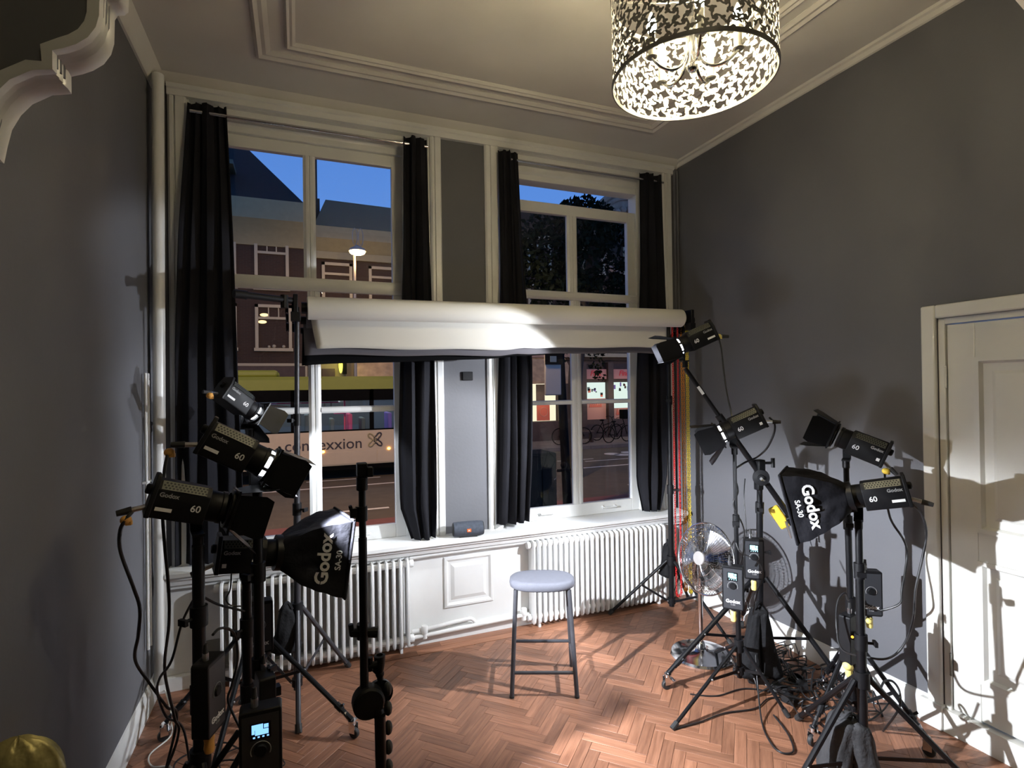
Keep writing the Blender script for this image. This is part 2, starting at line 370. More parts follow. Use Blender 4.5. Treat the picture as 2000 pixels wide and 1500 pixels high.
# baseboards
for nm, x, s_ in (('baseboard_left', XL, 1), ('baseboard_right', XR, -1)):
    pf = [(x, 0), (x+s_*0.018, 0), (x+s_*0.018, 0.112), (x+s_*0.010, 0.124), (x+s_*0.008, 0.134), (x, 0.138)]
    if s_ < 0:
        b_ = M().prism(pf, 3.60-1.72, (0, 1.72, 0), ((1,0,0),(0,0,1),(0,1,0))); b_.prism(pf, 0.78-YF, (0, YF, 0), ((1,0,0),(0,0,1),(0,1,0)))
    else: b_ = M().prism(pf, 3.60-YF, (0, YF, 0), ((1,0,0),(0,0,1),(0,1,0)))
    struct(nm, b_, MT['white'])


# arch of the wide opening the photographer stands in
def build_arch():
    root = struct_root('trim_9')
    P = [(-0.375, 2.02), (-0.371, 2.044), (-0.366, 2.068), (-0.356, 2.090), (-0.343, 2.108), (-0.32, 2.125), (-0.298, 2.131), (-0.298, 2.156), (-0.285, 2.162), (-0.272, 2.17), (-0.259, 2.182), (-0.25, 2.198), (-0.246, 2.215), (-0.245, 2.25),
         (-0.241, 2.258), (-0.233, 2.260), (-0.228, 2.266), (-0.226, 2.30), (-0.222, 2.36), (-0.19, 2.50), (-0.11, 2.66), (0.05, 2.82), (0.30, 2.93), (0.70, 2.99), (1.08, 3.0)]
    full = P+[(2.157-x, z) for x, z in reversed(P[:-1])]
    y0, y1 = 0.894, 0.952
    poly = [(-0.40, 0.0), (-0.40, 2.0)]+[(x-0.012 if x < 1 else x+0.012, z+0.012) for x, z in full]+[(2.557, 2.0), (2.557, 0.0), (XR, 0.0), (XR, ZC), (XL, ZC), (XL, 0.0)]
    # wall in three convex-safe pieces: two jambs and the spandrel strip
    m1 = M(); m1.box((XL, y0+0.004, 0.0), (-0.40, y1-0.004, ZC)); m1.box((2.557, y0+0.004, 0.0), (XR, y1-0.004, ZC))
    q = [(-0.40, 2.02)]+[(x, z) for x, z in full]+[(2.557, 2.02)]
    for (xa, za), (xb, zb) in zip(q[:-1], q[1:]):
        if abs(xb-xa) < 1e-4: continue
        m1.prism([(xa, za+0.01), (xb, zb+0.01), (xb, ZC), (xa, ZC)], y1-y0-0.008, (0, y0+0.004, 0), ((1,0,0),(0,0,1),(0,1,0)))
    obj('arch_wall', m1, MT['wall'], root, smooth=0)
    # moulded soffit lining: ridged cross-section swept along the profile
    cs = [(y0-0.004, 0.014), (y0-0.004, 0.0), (y0+0.006, -0.002), (y0+0.012, 0.003), (y0+0.018, -0.001), (y0+0.024, 0.004), (y0+0.030, -0.001), (y0+0.036, 0.004), (y0+0.044, -0.002), (y1+0.004, 0.0), (y1+0.004, 0.014)]
    pts = [Vector((x, 0, z)) for x, z in full]; n = len(cs); vs = []; mb = M()
    for i, p in enumerate(pts):
        t = (pts[min(i+1, len(pts)-1)]-pts[max(i-1, 0)]).normalized(); nn = Vector((-t.z, 0, t.x))
        for y, h in cs: vs.append(p+nn*h+Vector((0, y, 0)))
    fs = [(i*n+j, (i+1)*n+j, (i+1)*n+(j+1) % n, i*n+(j+1) % n) for i in range(len(pts)-1) for j in range(n)]
    fs += [tuple(range(n-1, -1, -1)), tuple(range((len(pts)-1)*n, len(pts)*n))]
    obj('arch_moulding', mb.add(vs, fs), MT['white'], root, smooth=50)
build_arch()

# ------------------------------------------------------------------ parquet floor (herringbone, one block is 0.258 x 0.054)
def build_floor():
    root = struct_root('floor')
    obj('screed', M().box((XL, YF, -0.06), (XR, 3.95, -0.006)), MT['gapwood'], root)
    L, Wd, g = 0.258, 0.054, 0.0006
    def block_mesh(l, wd_):
        mb = M(); a, b = l/2-g, wd_/2-g; c = 0.0007
        vs = [(-a,-b,-0.006),(a,-b,-0.006),(a,b,-0.006),(-a,b,-0.006),(-a,-b,-c),(a,-b,-c),(a,b,-c),(-a,b,-c),(-a+c,-b+c,0),(a-c,-b+c,0),(a-c,b-c,0),(-a+c,b-c,0)]
        fs = [(0,1,5,4),(1,2,6,5),(2,3,7,6),(3,0,4,7),(4,5,9,8),(5,6,10,9),(6,7,11,10),(7,4,8,11),(8,9,10,11)]
        return mb.add(vs, fs)
    me = block_mesh(L, Wd).mesh('parquet_block', 0); me.materials.append(MT['parquet'])
    s2 = math.sqrt(0.5); items = []; x_lim = (XL+0.018, XR-0.018); yB = 3.447
    # columns run along Y; in each zigzag column the blocks alternate -30..+60 style as two families at +-45 degrees
    col_w = L*s2; step = Wd/s2
    for c in range(-9, 16):
        for k in range(-26, 60):                     # neighbouring columns turn the other way and shift half a step
            items.append((0.451+c*col_w, k*step+(c % 2)*step/2, 1 if c % 2 == 0 else -1))
    cam = Vector((0, 0)); vis = []; rest = []
    F = Vector((math.sin(math.radians(21.581)), math.cos(math.radians(21.581)))); Rv = Vector((F.y, -F.x))
    def keep(cx, cy): return x_lim[0]-0.1 < cx < x_lim[1]+0.1 and -0.3 < cy < yB+0.1
    cand = []
    for cx, cy, sg in items:
        if not keep(cx, cy): continue
        p = Vector((cx, cy)); d = p.dot(F); u = p.dot(Rv)/max(d, 0.01)
        inside = d > 2.25 and -0.98 < u < 0.98
        cand.append((cx, cy, sg, d, inside))
    def clip_needed(cx, cy):
        r = L*s2/2+Wd*s2/2
        return cx-r < x_lim[0] or cx+r > x_lim[1] or cy+r > yB
    full = [q for q in cand if q[4] and not clip_needed(q[0], q[1])]
    full.sort(key=lambda q: q[3]); parts = full[:296]; ids = set((q[0], q[1]) for q in parts)
    for cx, cy, sg, d, ins in parts:
        o = bpy.data.objects.new('parquet_block', me); COL.objects.link(o); o.parent = root
        o.location = (cx, cy, random.uniform(-0.0004, 0.0003)); o.rotation_euler = (0, 0, sg*PI/4+random.choice((0, PI)))
    mb = M()
    for cx, cy, sg, d, ins in cand:
        if (cx, cy) in ids: continue
        a = sg*PI/4; ca, sa = math.cos(a), math.sin(a); hl, hw = L/2-g, Wd/2-g
        poly = [(cx+ca*u-sa*v, cy+sa*u+ca*v) for u, v in ((-hl,-hw),(hl,-hw),(hl,hw),(-hl,hw))]
        for ax, lim, s_ in ((0, x_lim[0], 1), (0, x_lim[1], -1), (1, yB, -1)):
            out = []
            for i in range(len(poly)):
                p, q = poly[i-1], poly[i]; dp_, dq = (p[ax]-lim)*s_, (q[ax]-lim)*s_
                if (dp_ >= 0) != (dq >= 0):
                    t = dp_/(dp_-dq); out.append((p[0]+(q[0]-p[0])*t, p[1]+(q[1]-p[1])*t))
                if dq >= 0: out.append(q)
            poly = out
            if len(poly) < 3: break
        if len(poly) < 3: continue
        z = random.uniform(-0.0006, 0.0); n = len(poly)
        mb.add([(x, y, z) for x, y in poly]+[(x, y, -0.006) for x, y in poly], [tuple(range(n))]+[(i, (i+1) % n, (i+1) % n+n, i+n)[::-1] for i in range(n)])
    obj('parquet_edge_blocks', mb, MT['parquet'], root, smooth=0, kind='stuff')
    # border strips along the window wall
    for k, (ya, yb_) in enumerate(((3.452, 3.515), (3.517, 3.600))):
        x = XL+0.018
        while x < XR-0.02:
            l = min(random.uniform(0.5, 0.9), XR-0.018-x)
            b_ = M().box((x+g, ya, -0.006), (x+l-g, yb_, 0.0))
            obj('border_plank', b_, MT['parquet'], root, smooth=0); x += l
build_floor()

# ------------------------------------------------------------------ windows
def build_window(name, x0, x1, mull_hi, mull_lo, pane_l, pane_r, head_z, upper_drop, zs):
    root = struct_root(name); w_ = MT['white']; yf = 3.70
    fr = M()                                           # fixed frame
    fr.box((x0, yf-0.01, 0.64), (pane_l-0.07, 3.80, 3.42)); fr.box((pane_r+0.07, yf-0.01, 0.64), (x1, 3.80, 3.42))
    fr.prism([(yf-0.03, 3.42), (yf-0.03, head_z+0.055), (yf-0.015, head_z+0.04), (yf-0.015, head_z), (3.80, head_z), (3.80, 3.42)], pane_r-pane_l+0.14, (pane_l-0.07, 0, 0), ((0,1,0),(0,0,1),(1,0,0)))
    fr.box((pane_l-0.07, yf-0.005, 0.64), (pane_r+0.07, 3.80, 0.70))
    obj('window_frame', fr, w_, root, bevel=0.004)
    zt, zc0, zc1, zg0, zg1, zb = zs                     # top of upper glass, cross rail low/high, glazing bar low/high, bottom of lower glass
    def prof_v(xa, xb, z0, z1, y=yf+0.005): # moulded vertical bar
        wd = xb-xa
        return M().prism([(xa, y+0.035), (xa, y+0.012), (xa+wd*0.22, y+0.004), (xa+wd*0.22, y), (xa+wd*0.42, y), (xa+wd*0.47, y+0.006), (xa+wd*0.53, y+0.006), (xa+wd*0.58, y), (xa+wd*0.78, y), (xa+wd*0.78, y+0.004), (xb, y+0.012), (xb, y+0.035)], z1-z0, (0,0,z0), ((1,0,0),(0,1,0),(0,0,1)))
    def prof_h(xa, xb, z0, z1, y=yf):
        h = z1-z0
        return M().prism([(y+0.045, z0), (y+0.012, z0), (y, z0+h*0.25), (y, z1-h*0.2), (y+0.010, z1), (y+0.045, z1)], xb-xa, (xa,0,0), ((0,1,0),(0,0,1),(1,0,0)))
    up = obj('upper_sash', M().box((pane_l-0.07, yf+0.012, zc0), (pane_l, yf+0.055, zt+0.08-0.0)).box((pane_r, yf+0.012, zc0), (pane_r+0.07, yf+0.055, zt+0.08)).box((pane_l, yf+0.012, zt), (pane_r, yf+0.055, zt+0.08 if upper_drop else head_z)), w_, root, bevel=0.003)
    obj('mullion', prof_v(*mull_hi, zc1, zt), w_, up)
    obj('meeting_rail', prof_h(pane_l-0.07, pane_r+0.07, zc0, zc1, yf-0.012), w_, up)
    lo = obj('lower_sash', M().box((pane_l-0.07, yf+0.002, 0.70), (pane_l, yf+0.045, zc0)).box((pane_r, yf+0.002, 0.70), (pane_r+0.07, yf+0.045, zc0)).box((pane_l, yf+0.002, 0.70), (pane_r, yf+0.045, zb)), w_, root, bevel=0.003)
    obj('mullion', prof_v(*mull_lo, zb, zc0), w_, lo)
    for xa, xb in ((pane_l, mull_lo[0]), (mull_lo[1], pane_r)): obj('glazing_bar', prof_h(xa, xb, zg0, zg1, yf+0.008), w_, lo)
    for xc in ((pane_l+mull_lo[0])/2, (mull_lo[1]+pane_r)/2):   # sash lifts
        h = M(); z = zb-0.045
        h.path([(xc-0.055, yf, z), (xc-0.055, yf-0.03, z+0.004), (xc+0.055, yf-0.03, z+0.004), (xc+0.055, yf, z)], 0.006, 8)
        for s_ in (-1, 1): h.lathe([(0.014, 0), (0.012, 0.006), (0.007, 0.01)], 10, (xc+s_*0.055, yf+0.002, z), frame((1,0,0), (0,-1,0)))
        obj('sash_lift', h, w_, lo)
    g = MT['glass']; yg = yf+0.030
    for xa, xb in ((pane_l, mull_hi[0]), (mull_hi[1], pane_r)): obj('pane', M().quad((xa-.005, yg, zc1-.005), (xb+.005, yg, zc1-.005), (xb+.005, yg, zt+.005), (xa-.005, yg, zt+.005)), g, up, smooth=0)
    for xa, xb in ((pane_l, mull_lo[0]), (mull_lo[1], pane_r)):
        for z0, z1 in ((zb, zg0), (zg1, zc0)): obj('pane', M().quad((xa-.005, yg, z0-.005), (xb+.005, yg, z0-.005), (xb+.005, yg, z1+.005), (xa-.005, yg, z1+.005)), g, lo, smooth=0)
    # reveal boards
    rv = M().box((x0, YB, 0.70), (x0+0.012, 3.70, 3.42)).box((x1-0.012, YB, 0.70), (x1, 3.70, 3.42)).box((x0, YB, 3.408), (x1, 3.70, 3.42))
    obj('reveal_board', rv, w_, root)
build_window('window_1', WL0, WL1, (0.047, 0.122), (0.066, 0.142), -0.41, 0.608, 3.28, False, (3.205, 2.335, 2.416, 1.547, 1.588, 0.789))
build_window('window_2', WR0, WR1, (1.942, 2.027), (1.966, 2.050), 1.485, 2.486, 3.235, True, (3.014, 2.362, 2.423, 1.560, 1.593, 0.793))

# ------------------------------------------------------------------ door in the right wall
def build_door():
    root = struct_root('door_1'); m = MT['door']
    def vbar(y0, y1, z0, z1, x0, x1): return M().box((x0, y0, z0), (x1, y1, z1))
    ar = M()
    for ya, yb_ in ((DY1, DY1+0.065), (DY0-0.065, DY0)): ar.box((XR-0.025, ya, 0.0), (XR, yb_, DZ+0.065))
    ar.box((XR-0.025, DY0, DZ), (XR, DY1, DZ+0.065))
    obj('architrave', ar, m, root, bevel=0.008)
    for ya in (DY1-0.005, DY0-0.09): obj('plinth_block', M().box((XR-0.034, ya, 0.0), (XR, ya+0.10, 0.125)), m, root, bevel=0.004)
    jb = M().box((XR, DY1-0.03, 0), (XR+0.15, DY1, DZ)).box((XR, DY0, 0), (XR+0.15, DY0+0.03, DZ)).box((XR, DY0+0.03, DZ-0.03), (XR+0.15, DY1-0.03, DZ))
    obj('jamb', jb, m, root, bevel=0.003)
    obj('sill_board', M().box((XR-0.02, DY0, 0), (XR+0.12, DY1, 0.11)), m, root)
    lx = XR+0.012; y0, y1 = DY0+0.033, DY1-0.033
    lf = M()
    st = 0.115; rows = [(0.12, 0.30), (0.86, 1.00), (DZ-0.20, DZ-0.035)]
    lf.box((lx, y0, 0.115), (lx+0.04, y0+st, DZ-0.034)); lf.box((lx, y1-st, 0.115), (lx+0.04, y1, DZ-0.034))
    for z0, z1 in rows: lf.box((lx, y0+st, z0), (lx+0.04, y1-st, z1))
    leaf = obj('door_leaf', lf, m, root, bevel=0.003)
    for z0, z1 in ((0.30, 0.86), (1.00, DZ-0.20)):
        mb = M(); ya, yb_ = y0+st, y1-st
        def rect(e, xx): return [(xx, yb_-e, z0+e), (xx, ya+e, z0+e), (xx, ya+e, z1-e), (xx, yb_-e, z1-e)]
        LL = [rect(-0.004, lx+0.012), rect(-0.004, lx-0.008), rect(0.016, lx-0.006), rect(0.026, lx+0.012), rect(0.06, lx+0.014), rect(0.075, lx+0.006), rect(0.09, lx+0.004)]
        vs = [p for r in LL for p in r]; fs = [(i*4+j, i*4+(j+1) % 4, (i+1)*4+(j+1) % 4, (i+1)*4+j) for i in range(len(LL)-1) for j in range(4)]
        k = (len(LL)-1)*4; fs.append((k, k+1, k+2, k+3)); obj('door_panel', mb.add(vs, fs), m, leaf, smooth=20)
    for z in (0.33, 1.72):
        h = M().tube((XR+0.004, y1+0.004, z-0.045), (XR+0.004, y1+0.004, z+0.045), 0.006, n=8); h.sphere((XR+0.004, y1+0.004, z+0.05), 0.007, 8, 6); h.sphere((XR+0.004, y1+0.004, z-0.05), 0.007, 8, 6)
        obj('hinge', h, mat('painted_hinge', (0.25, 0.25, 0.22), 0.4) if z < 1 else MT['door'], root)
build_door()

# ------------------------------------------------------------------ radiators
def build_radiator(label, x0, n, pitch, z0, z1):
    t = thing('radiator', label, 'radiator', (x0+n*pitch/2, 3.545, 0), group='old column radiators under the windows')
    ya, yb_ = 3.488, 3.590; wd = 0.019
    def sec():
        mb = M(); out = []                            # rounded vertical loop profile in the YZ plane
        for yc, zc, a0, a1 in ((yb_-0.026, z1-0.026, 0, 90), (ya+0.026, z1-0.026, 90, 180), (ya+0.026, z0+0.035, 180, 270), (yb_-0.026, z0+0.035, 270, 360)):
            for k in range(4):
                a = math.radians(a0+(a1-a0)*k/3); out.append((yc+0.026*math.cos(a), zc+(0.026 if a0 < 180 else 0.035)*math.sin(a)))
        ls = []
        for f, hx in ((0.80, 0.0), (0.955, 0.35), (1.0, 1.0)): pass
        cy, cz = (ya+yb_)/2, (z0+z1)/2; rings = []
        for ins, hx in ((0.012, -1.0), (0.0, -0.55), (0.0, 0.55), (0.012, 1.0)):
            rings.append([(hx*wd/2, cy+(y-cy)*(1-ins/0.05), cz+(z-cz)*(1-ins/0.29)) for y, z in out])
        k = len(out); vs = [p for r in rings for p in r]
        fs = [(i*k+j, i*k+(j+1) % k, (i+1)*k+(j+1) % k, (i+1)*k+j) for i in range(3) for j in range(k)]
        fs += [tuple(range(k-1, -1, -1)), tuple(range(3*k, 4*k))]
        mb.add(vs, fs)
        mb.tube((-pitch/2, cy, z1-0.035), (pitch/2, cy, z1-0.035), 0.022, n=8); mb.tube((-pitch/2, cy, z0+0.045), (pitch/2, cy, z0+0.045), 0.022, n=8)
        return mb
    me = sec().mesh('radiator_section', 40); me.materials.append(MT['rad'])
    for i in range(n):
        o = bpy.data.objects.new('radiator_section', me); COL.objects.link(o); o.parent = t; o.matrix_parent_inverse = t.matrix_basis.inverted()
        o.location = (x0+pitch*(i+0.5), 0, 0)
    for i in (1, n-2):
        obj('foot', M().box((x0+pitch*(i+0.5)-0.008, 3.51, 0.0), (x0+pitch*(i+0.5)+0.008, 3.57, z0+0.03)), MT['rad'], t)
    for x_, zz in ((x0-0.006, z1-0.035), (x0-0.006, z0+0.045), (x0+n*pitch+0.006, z0+0.045), (x0+n*pitch+0.006, z1-0.035)):
        obj('end_plug', M().lathe([(0.024, -0.012), (0.026, -0.004), (0.026, 0.004), (0.024, 0.012)], 12, (x_, 3.539, zz), frame((0,0,1), (1,0,0))), MT['rad'], t)
    return t
build_radiator('white column radiator under the window beside the leaning black stand', -0.44, 25, 0.0444, 0.03, 0.597)
build_radiator('white column radiator behind the grey stool, right of the white raised panel', 1.512, 27, 0.0425, 0.025, 0.612)

# heating pipes between and beside the radiators
pp = M(); pp.path([(0.67, 3.565, 0.59), (1.515, 3.565, 0.601)], 0.013, 10)
tag(obj('heating_pipe', pp, MT['white']), 'upper white heating pipe running between the two radiators', 'pipe', 'white heating pipes')
tag(obj('heating_pipe', M().path([(0.67, 3.572, 0.632), (0.74, 3.572, 0.634), (1.515, 3.572, 0.642)], 0.009, 8), MT['white']), 'thin white pipe just under the sill, above the thicker one', 'pipe', 'white heating pipes')
lp_ = thing('heating_pipe', 'lower white pipe along the skirting between the radiators', 'pipe', (1.08, 3.555, 0.08), group='white heating pipes')
obj('pipe_run', M().path(spline([(0.69, 3.55, 0.070), (0.74, 3.55, 0.072), (1.1, 3.55, 0.080), (1.51, 3.55, 0.088)], 4), 0.013, 10), MT['white'], lp_)
obj('pipe_run', M().path(spline([(0.68, 3.562, 0.105), (0.80, 3.562, 0.110), (1.04, 3.562, 0.125), (1.085, 3.562, 0.122), (1.11, 3.562, 0.10), (1.115, 3.562, 0.07)], 5), 0.013, 10), MT['white'], lp_)
for x in (0.76, 1.47):
    v = M().lathe([(0.018, -0.02), (0.018, 0.02)], 12, (x, 3.55, 0.075), frame((1,0,0))); v.lathe([(0.020, 0.015), (0.022, 0.02), (0.022, 0.055), (0.018, 0.062)], 12, (x, 3.55, 0.075))
    obj('valve', v, MT['white'], lp_)
rp = thing('riser_pipe', 'tall white heating pipe rising in the corner left of the windows', 'pipe', (-0.715, 3.50, 0))
obj('pipe_run', M().path([(-0.718, 3.50, 0.10), (-0.70, 3.50, 3.46)], 0.030, 16), MT['white'], rp)
for x, y in ((-0.742, 3.36), (-0.742, 3.41)):
    obj('thin_conduit', M().path([(x, y, 0.35), (x, y, 1.80)], 0.007, 8), MT['white'], rp)
for z in (1.22,): obj('pipe_clip', M().box((-0.757, 3.34, z), (-0.735, 3.43, z+0.012)), MT['white'], rp)

# ------------------------------------------------------------------ curtains and their rods
def curtain(label, rows, y, folds, amp):
    """rows: (z, x_left, x_right) from top to bottom"""
    zs = [r[0] for r in rows][::-1]; xa = [r[1] for r in rows][::-1]; xb = [r[2] for r in rows][::-1]
    ph = random.uniform(0, 6)
    def fn(u, v):
        z = zs[0]+(zs[-1]-zs[0])*v; l = np.interp(z, zs, xa); r = np.interp(z, zs, xb)
        t = u+0.02*math.sin(5*v+ph)*math.sin(PI*u)
        am = amp*(0.55+0.45*(1-v))
        yy = y+am*math.sin(2*PI*folds*u+0.7*math.sin(3*v+ph)+0.5*math.sin(2*PI*u*1.7+ph))+0.012*math.sin(7*v+9*u)
        return (l+(r-l)*t+0.006*math.sin(4*PI*folds*u), yy, z)
    mb = M().grid(fn, 72, 40)
    o = obj('curtain', mb, MT['curtain'], smooth=180)
    sd = o.modifiers.new('cloth', 'SOLIDIFY'); sd.thickness = 0.003
    return tag(o, label, 'curtain', 'black window curtains')
curtain('black curtain at the left edge of the first window, behind the studio lights', [(3.37, -0.572, -0.372), (2.6, -0.62, -0.345), (1.9, -0.645, -0.33), (1.2, -0.65, -0.31), (0.71, -0.655, -0.31)], 3.575, 3.5, 0.026)
curtain('black curtain at the left side of the grey pier, above the portable speaker', [(3.36, 0.668, 0.820), (2.6, 0.655, 0.835), (1.9, 0.63, 0.848), (1.3, 0.614, 0.85), (0.92, 0.62, 0.85), (0.705, 0.69, 0.84)], 3.555, 2.5, 0.036)
curtain('black curtain at the right side of the grey pier', [(3.365, 1.330, 1.478), (2.6, 1.335, 1.515), (1.9, 1.318, 1.560), (1.2, 1.30, 1.545), (0.74, 1.285, 1.522)], 3.555, 3.5, 0.03)
curtain('black curtain at the right edge of the second window, behind the coloured chains', [(3.365, 2.512, 2.70), (2.6, 2.50, 2.735), (1.9, 2.47, 2.752), (0.95, 2.455, 2.72), (0.715, 2.50, 2.65)], 3.56, 3, 0.028)
for x0, x1, lb in ((-0.56, 0.83, 'shiny metal curtain rod over the left window'), (1.36, 2.74, 'metal curtain rod over the right window')):
    t = thing('curtain_rod', lb, 'curtain rod', ((x0+x1)/2, 3.575, 3.31))
    obj('rod', M().tube((x0, 3.575, 3.318), (x1, 3.575, 3.318), 0.0105, n=12), MT['chrome'], t)
    for x in (x0+0.12, x1-0.12): obj('bracket', M().box((x-0.01, 3.57, 3.31), (x+0.01, 3.64, 3.326)), MT['black'], t)

# ------------------------------------------------------------------ backdrop rolls, their stands and chains
def backdrop(label, c0, c1, r, sheet, m, sy, wave=0.004):
    """c0, c1: tube axis ends; sheet: (x0 top, x0 low, x1, z_low left, z_low right)"""
    t = thing('backdrop_roll', label, 'backdrop', ((c0[0]+c1[0])/2, c0[1], c0[2]), group='paper backdrops on the roller set')
    R = frame((0,0,1), (1,0,0)); L = (Vector(c1)-Vector(c0)).length; d = (Vector(c1)-Vector(c0)).normalized()
    Rf = Matrix((Vector((0,0,1)).cross(d).cross(d).normalized(), Vector((0,0,1)).cross(d).normalized(), d)).transposed()
    obj('paper_roll', M().lathe([(r*0.55, 0.0), (r*0.93, 0.0), (r, 0.004), (r, L*0.5), (r, L-0.004), (r*0.93, L), (r*0.55, L)], 40, c0, Rf), m, t)
    xa, xl, xb, zl, zr = sheet
    def fn(u, v):
        zt = c0[2]+(c1[2]-c0[2])*u; x = (xa+(xl-xa)*(1-v)**1.3)*(1-u)+xb*u - 0.03*(1-v)*u*(1 if xl != xa else 0)
        zb = zl+(zr-zl)*u+0.006*math.sin(9*u+1)+wave*math.sin(23*u)+0.010*math.exp(-((u-0.52)/0.03)**2)
        return (x, sy+0.012*math.sin(2.2*v+0.5)*(1-v)+0.003*math.sin(14*u)*(1-v), zb+(zt-zb)*v)
    o = obj('hanging_sheet', M().grid(fn, 60, 10), m, t, smooth=180)
    sd = o.modifiers.new('paper', 'SOLIDIFY'); sd.thickness = 0.0012
    obj('core_tube', M().tube(Vector(c0)-d*0.03, Vector(c1)+d*0.03, r*0.5, n=16), MT['plastic'], t)
    return t
backdrop('white paper backdrop roll hung across both windows, lit by a spot', (0.055, 3.22, 2.155), (2.605, 3.22, 2.183), 0.064, (0.07, 0.105, 2.575, 1.928, 1.972), MT['paper'], 3.275)
backdrop('grey paper backdrop whose edge shows just below the white sheet', (0.05, 3.335, 2.10), (2.60, 3.335, 2.12), 0.045, (0.035, 0.04, 2.59, 1.893, 1.935), MT['greypaper'], 3.335)
backdrop('black paper backdrop hanging behind the grey one, lowest on its left side', (0.05, 3.44, 2.05), (2.62, 3.44, 2.08), 0.04, (0.03, 0.025, 2.58, 1.838, 1.965), MT['blackpaper'], 3.40, 0.002)

def tripod(name, label, top, base, hub_z, low_z, feet, r=(0.0175, 0.015, 0.0125), joints=(), foot='cap', group=None, brace=0.5, pole_low=None, leg_r=0.011, m=None, cat='light stand'):
    """vertical or slightly leaning telescopic pole; legs from the hub collar to the floor; braces to a lower collar"""
    top = Vector(top); base = Vector(base); m = m or MT['black']
    t = thing(name, label, cat, (base.x, base.y, 0), group=group)
    ax = (top-base).normalized()
    def at(z): return base+(top-base)*((z-base.z)/(top.z-base.z))
    z0 = low_z-0.04 if pole_low is None else pole_low
    js = [z0]+list(joints)+[top.z]
    for i in range(len(js)-1):
        rr = r[min(i, len(r)-1)]
        obj('pole_section', M().tube(at(js[i]), at(js[i+1]), rr, n=14), m, t)
        if i > 0:
            c = M().tube(at(js[i]-0.045), at(js[i]+0.02), rr+0.008, n=14); obj('collar', c, MT['plastic'], t)
            kd = V(0.8, -0.6, 0) if i % 2 else V(-0.7, -0.7, 0)
            k = M().tube(at(js[i]-0.015), at(js[i]-0.015)+kd*(rr+0.030), 0.006, n=8); k.cbox(at(js[i]-0.015)+kd*(rr+0.036), (0.012, 0.034, 0.020), frame(kd)); obj('knob', k, MT['plastic'], t)
    obj('hub_collar', M().tube(at(hub_z-0.03), at(hub_z+0.035), r[0]+0.011, n=14), MT['plastic'], t)
    obj('lower_collar', M().tube(at(low_z-0.02), at(low_z+0.02), r[0]+0.009, n=14), MT['plastic'], t)
    for fx, fy in feet:
        d = (Vector((fx, fy, 0))-Vector((base.x, base.y, 0))).normalized()
        p0 = at(hub_z)+d*(r[0]+0.012); fz = 0.085 if foot == 'caster' else 0.012
        p1 = Vector((fx, fy, fz))
        l = obj('leg', M().tube(p0, p1, leg_r, n=10), m, t)
        if foot == 'caster':
            perp = Vector((-d.y, d.x, 0)); fk = M()
            fk.tube(p1-(p1-p0).normalized()*0.05, p1+Vector((0,0,-0.012)), 0.014, 0.012, n=10)
            fk.tube(p1, p1+Vector((0,0,-0.02)), 0.02, n=12)
            for s_ in (-1, 1): fk.cbox(p1+perp*s_*0.014+d*0.008+Vector((0,0,-0.035)), (0.034, 0.003, 0.045), frame(d))
            fk.cbox(p1+perp*0.03+d*-0.01+Vector((0,0,-0.02)), (0.02, 0.05, 0.004), frame(d))
            obj('caster_fork', fk, MT['chrome'], l)
            wc = p1+d*0.012; wc.z = 0.026
            obj('caster_wheel', M().lathe([(0.008, -0.010), (0.023, -0.010), (0.026, -0.006), (0.026, 0.006), (0.023, 0.010), (0.008, 0.010)], 18, wc, frame((0,0,1) if False else d, perp) if False else Matrix((d, Vector((0,0,1)), perp)).transposed()), MT['rubber'], l)
            kb = p1-(p1-p0).normalized()*0.09
            obj('leg_lock', M().tube(kb-(p1-p0).normalized()*0.02, kb+(p1-p0).normalized()*0.02, 0.016, n=10).tube(kb, kb+Vector((0.02, -0.02, 0.02)), 0.006, n=6), MT['plastic'], l)
        else:
            obj('foot_cap', M().tube(p1-(p1-p0).normalized()*0.03, p1+(p1-p0).normalized()*0.01, leg_r+0.004, n=10), MT['rubber'], l)
        q = p0+(p1-p0)*brace; b0 = at(low_z)+d*(r[0]+0.008)
        perp = Vector((-d.y, d.x, 0)); bx = (q-b0)
        obj('brace', M().cbox((q+b0)/2+perp*0.008, (bx.length, 0.004, 0.015), frame(bx)), m, t)
        obj('rivet', M().sphere(q+perp*0.012, 0.006, 8, 6), MT['alu'], t)
        obj('rivet', M().sphere(b0+perp*0.012, 0.006, 8, 6), MT['alu'], t)
    return t

# left backdrop stand
tripod('backdrop_stand', 'leaning black backdrop stand holding the left end of the paper rolls', (0.002, 3.200, 2.155), (-0.02, 3.22, 0), 0.50, 0.10, [(0.270, 3.474), (-0.014, 2.906), (-0.30, 3.30)], r=(0.019, 0.016, 0.013), joints=(1.06, 1.55), brace=0.5, leg_r=0.013, group='backdrop stands', m=mat('grey_black_metal', (0.03, 0.03, 0.035), 0.4, var=0.2))
def roller_head(label, p, s_, pts):
    t = thing('roller_bracket', label, 'bracket', p, group='roller brackets on the backdrop stands'); P = Vector(p)
    b = M().box(P+V(-0.012, -0.05, -0.05), P+V(0.012, 0.26, 0.05)); b.cbox(P+V(0, -0.02, -0.07), (0.05, 0.06, 0.05))
    obj('bracket_plate', b, MT['plastic'], t, bevel=0.004)
    for y, z in pts:
        obj('hook', M().box(P+V(-0.02 if s_ < 0 else 0.0, y-0.02, z-0.03), P+V(0.0 if s_ < 0 else 0.02, y+0.02, z+0.03)), MT['plastic'], t, bevel=0.003)
        obj('chain_wheel', M().lathe([(0.006, -0.008), (0.03, -0.008), (0.022, 0.0), (0.03, 0.008), (0.006, 0.008)], 18, P+V(s_*0.045, y, z), frame((0,0,1), (1,0,0))), MT['plastic'], t)
    return t
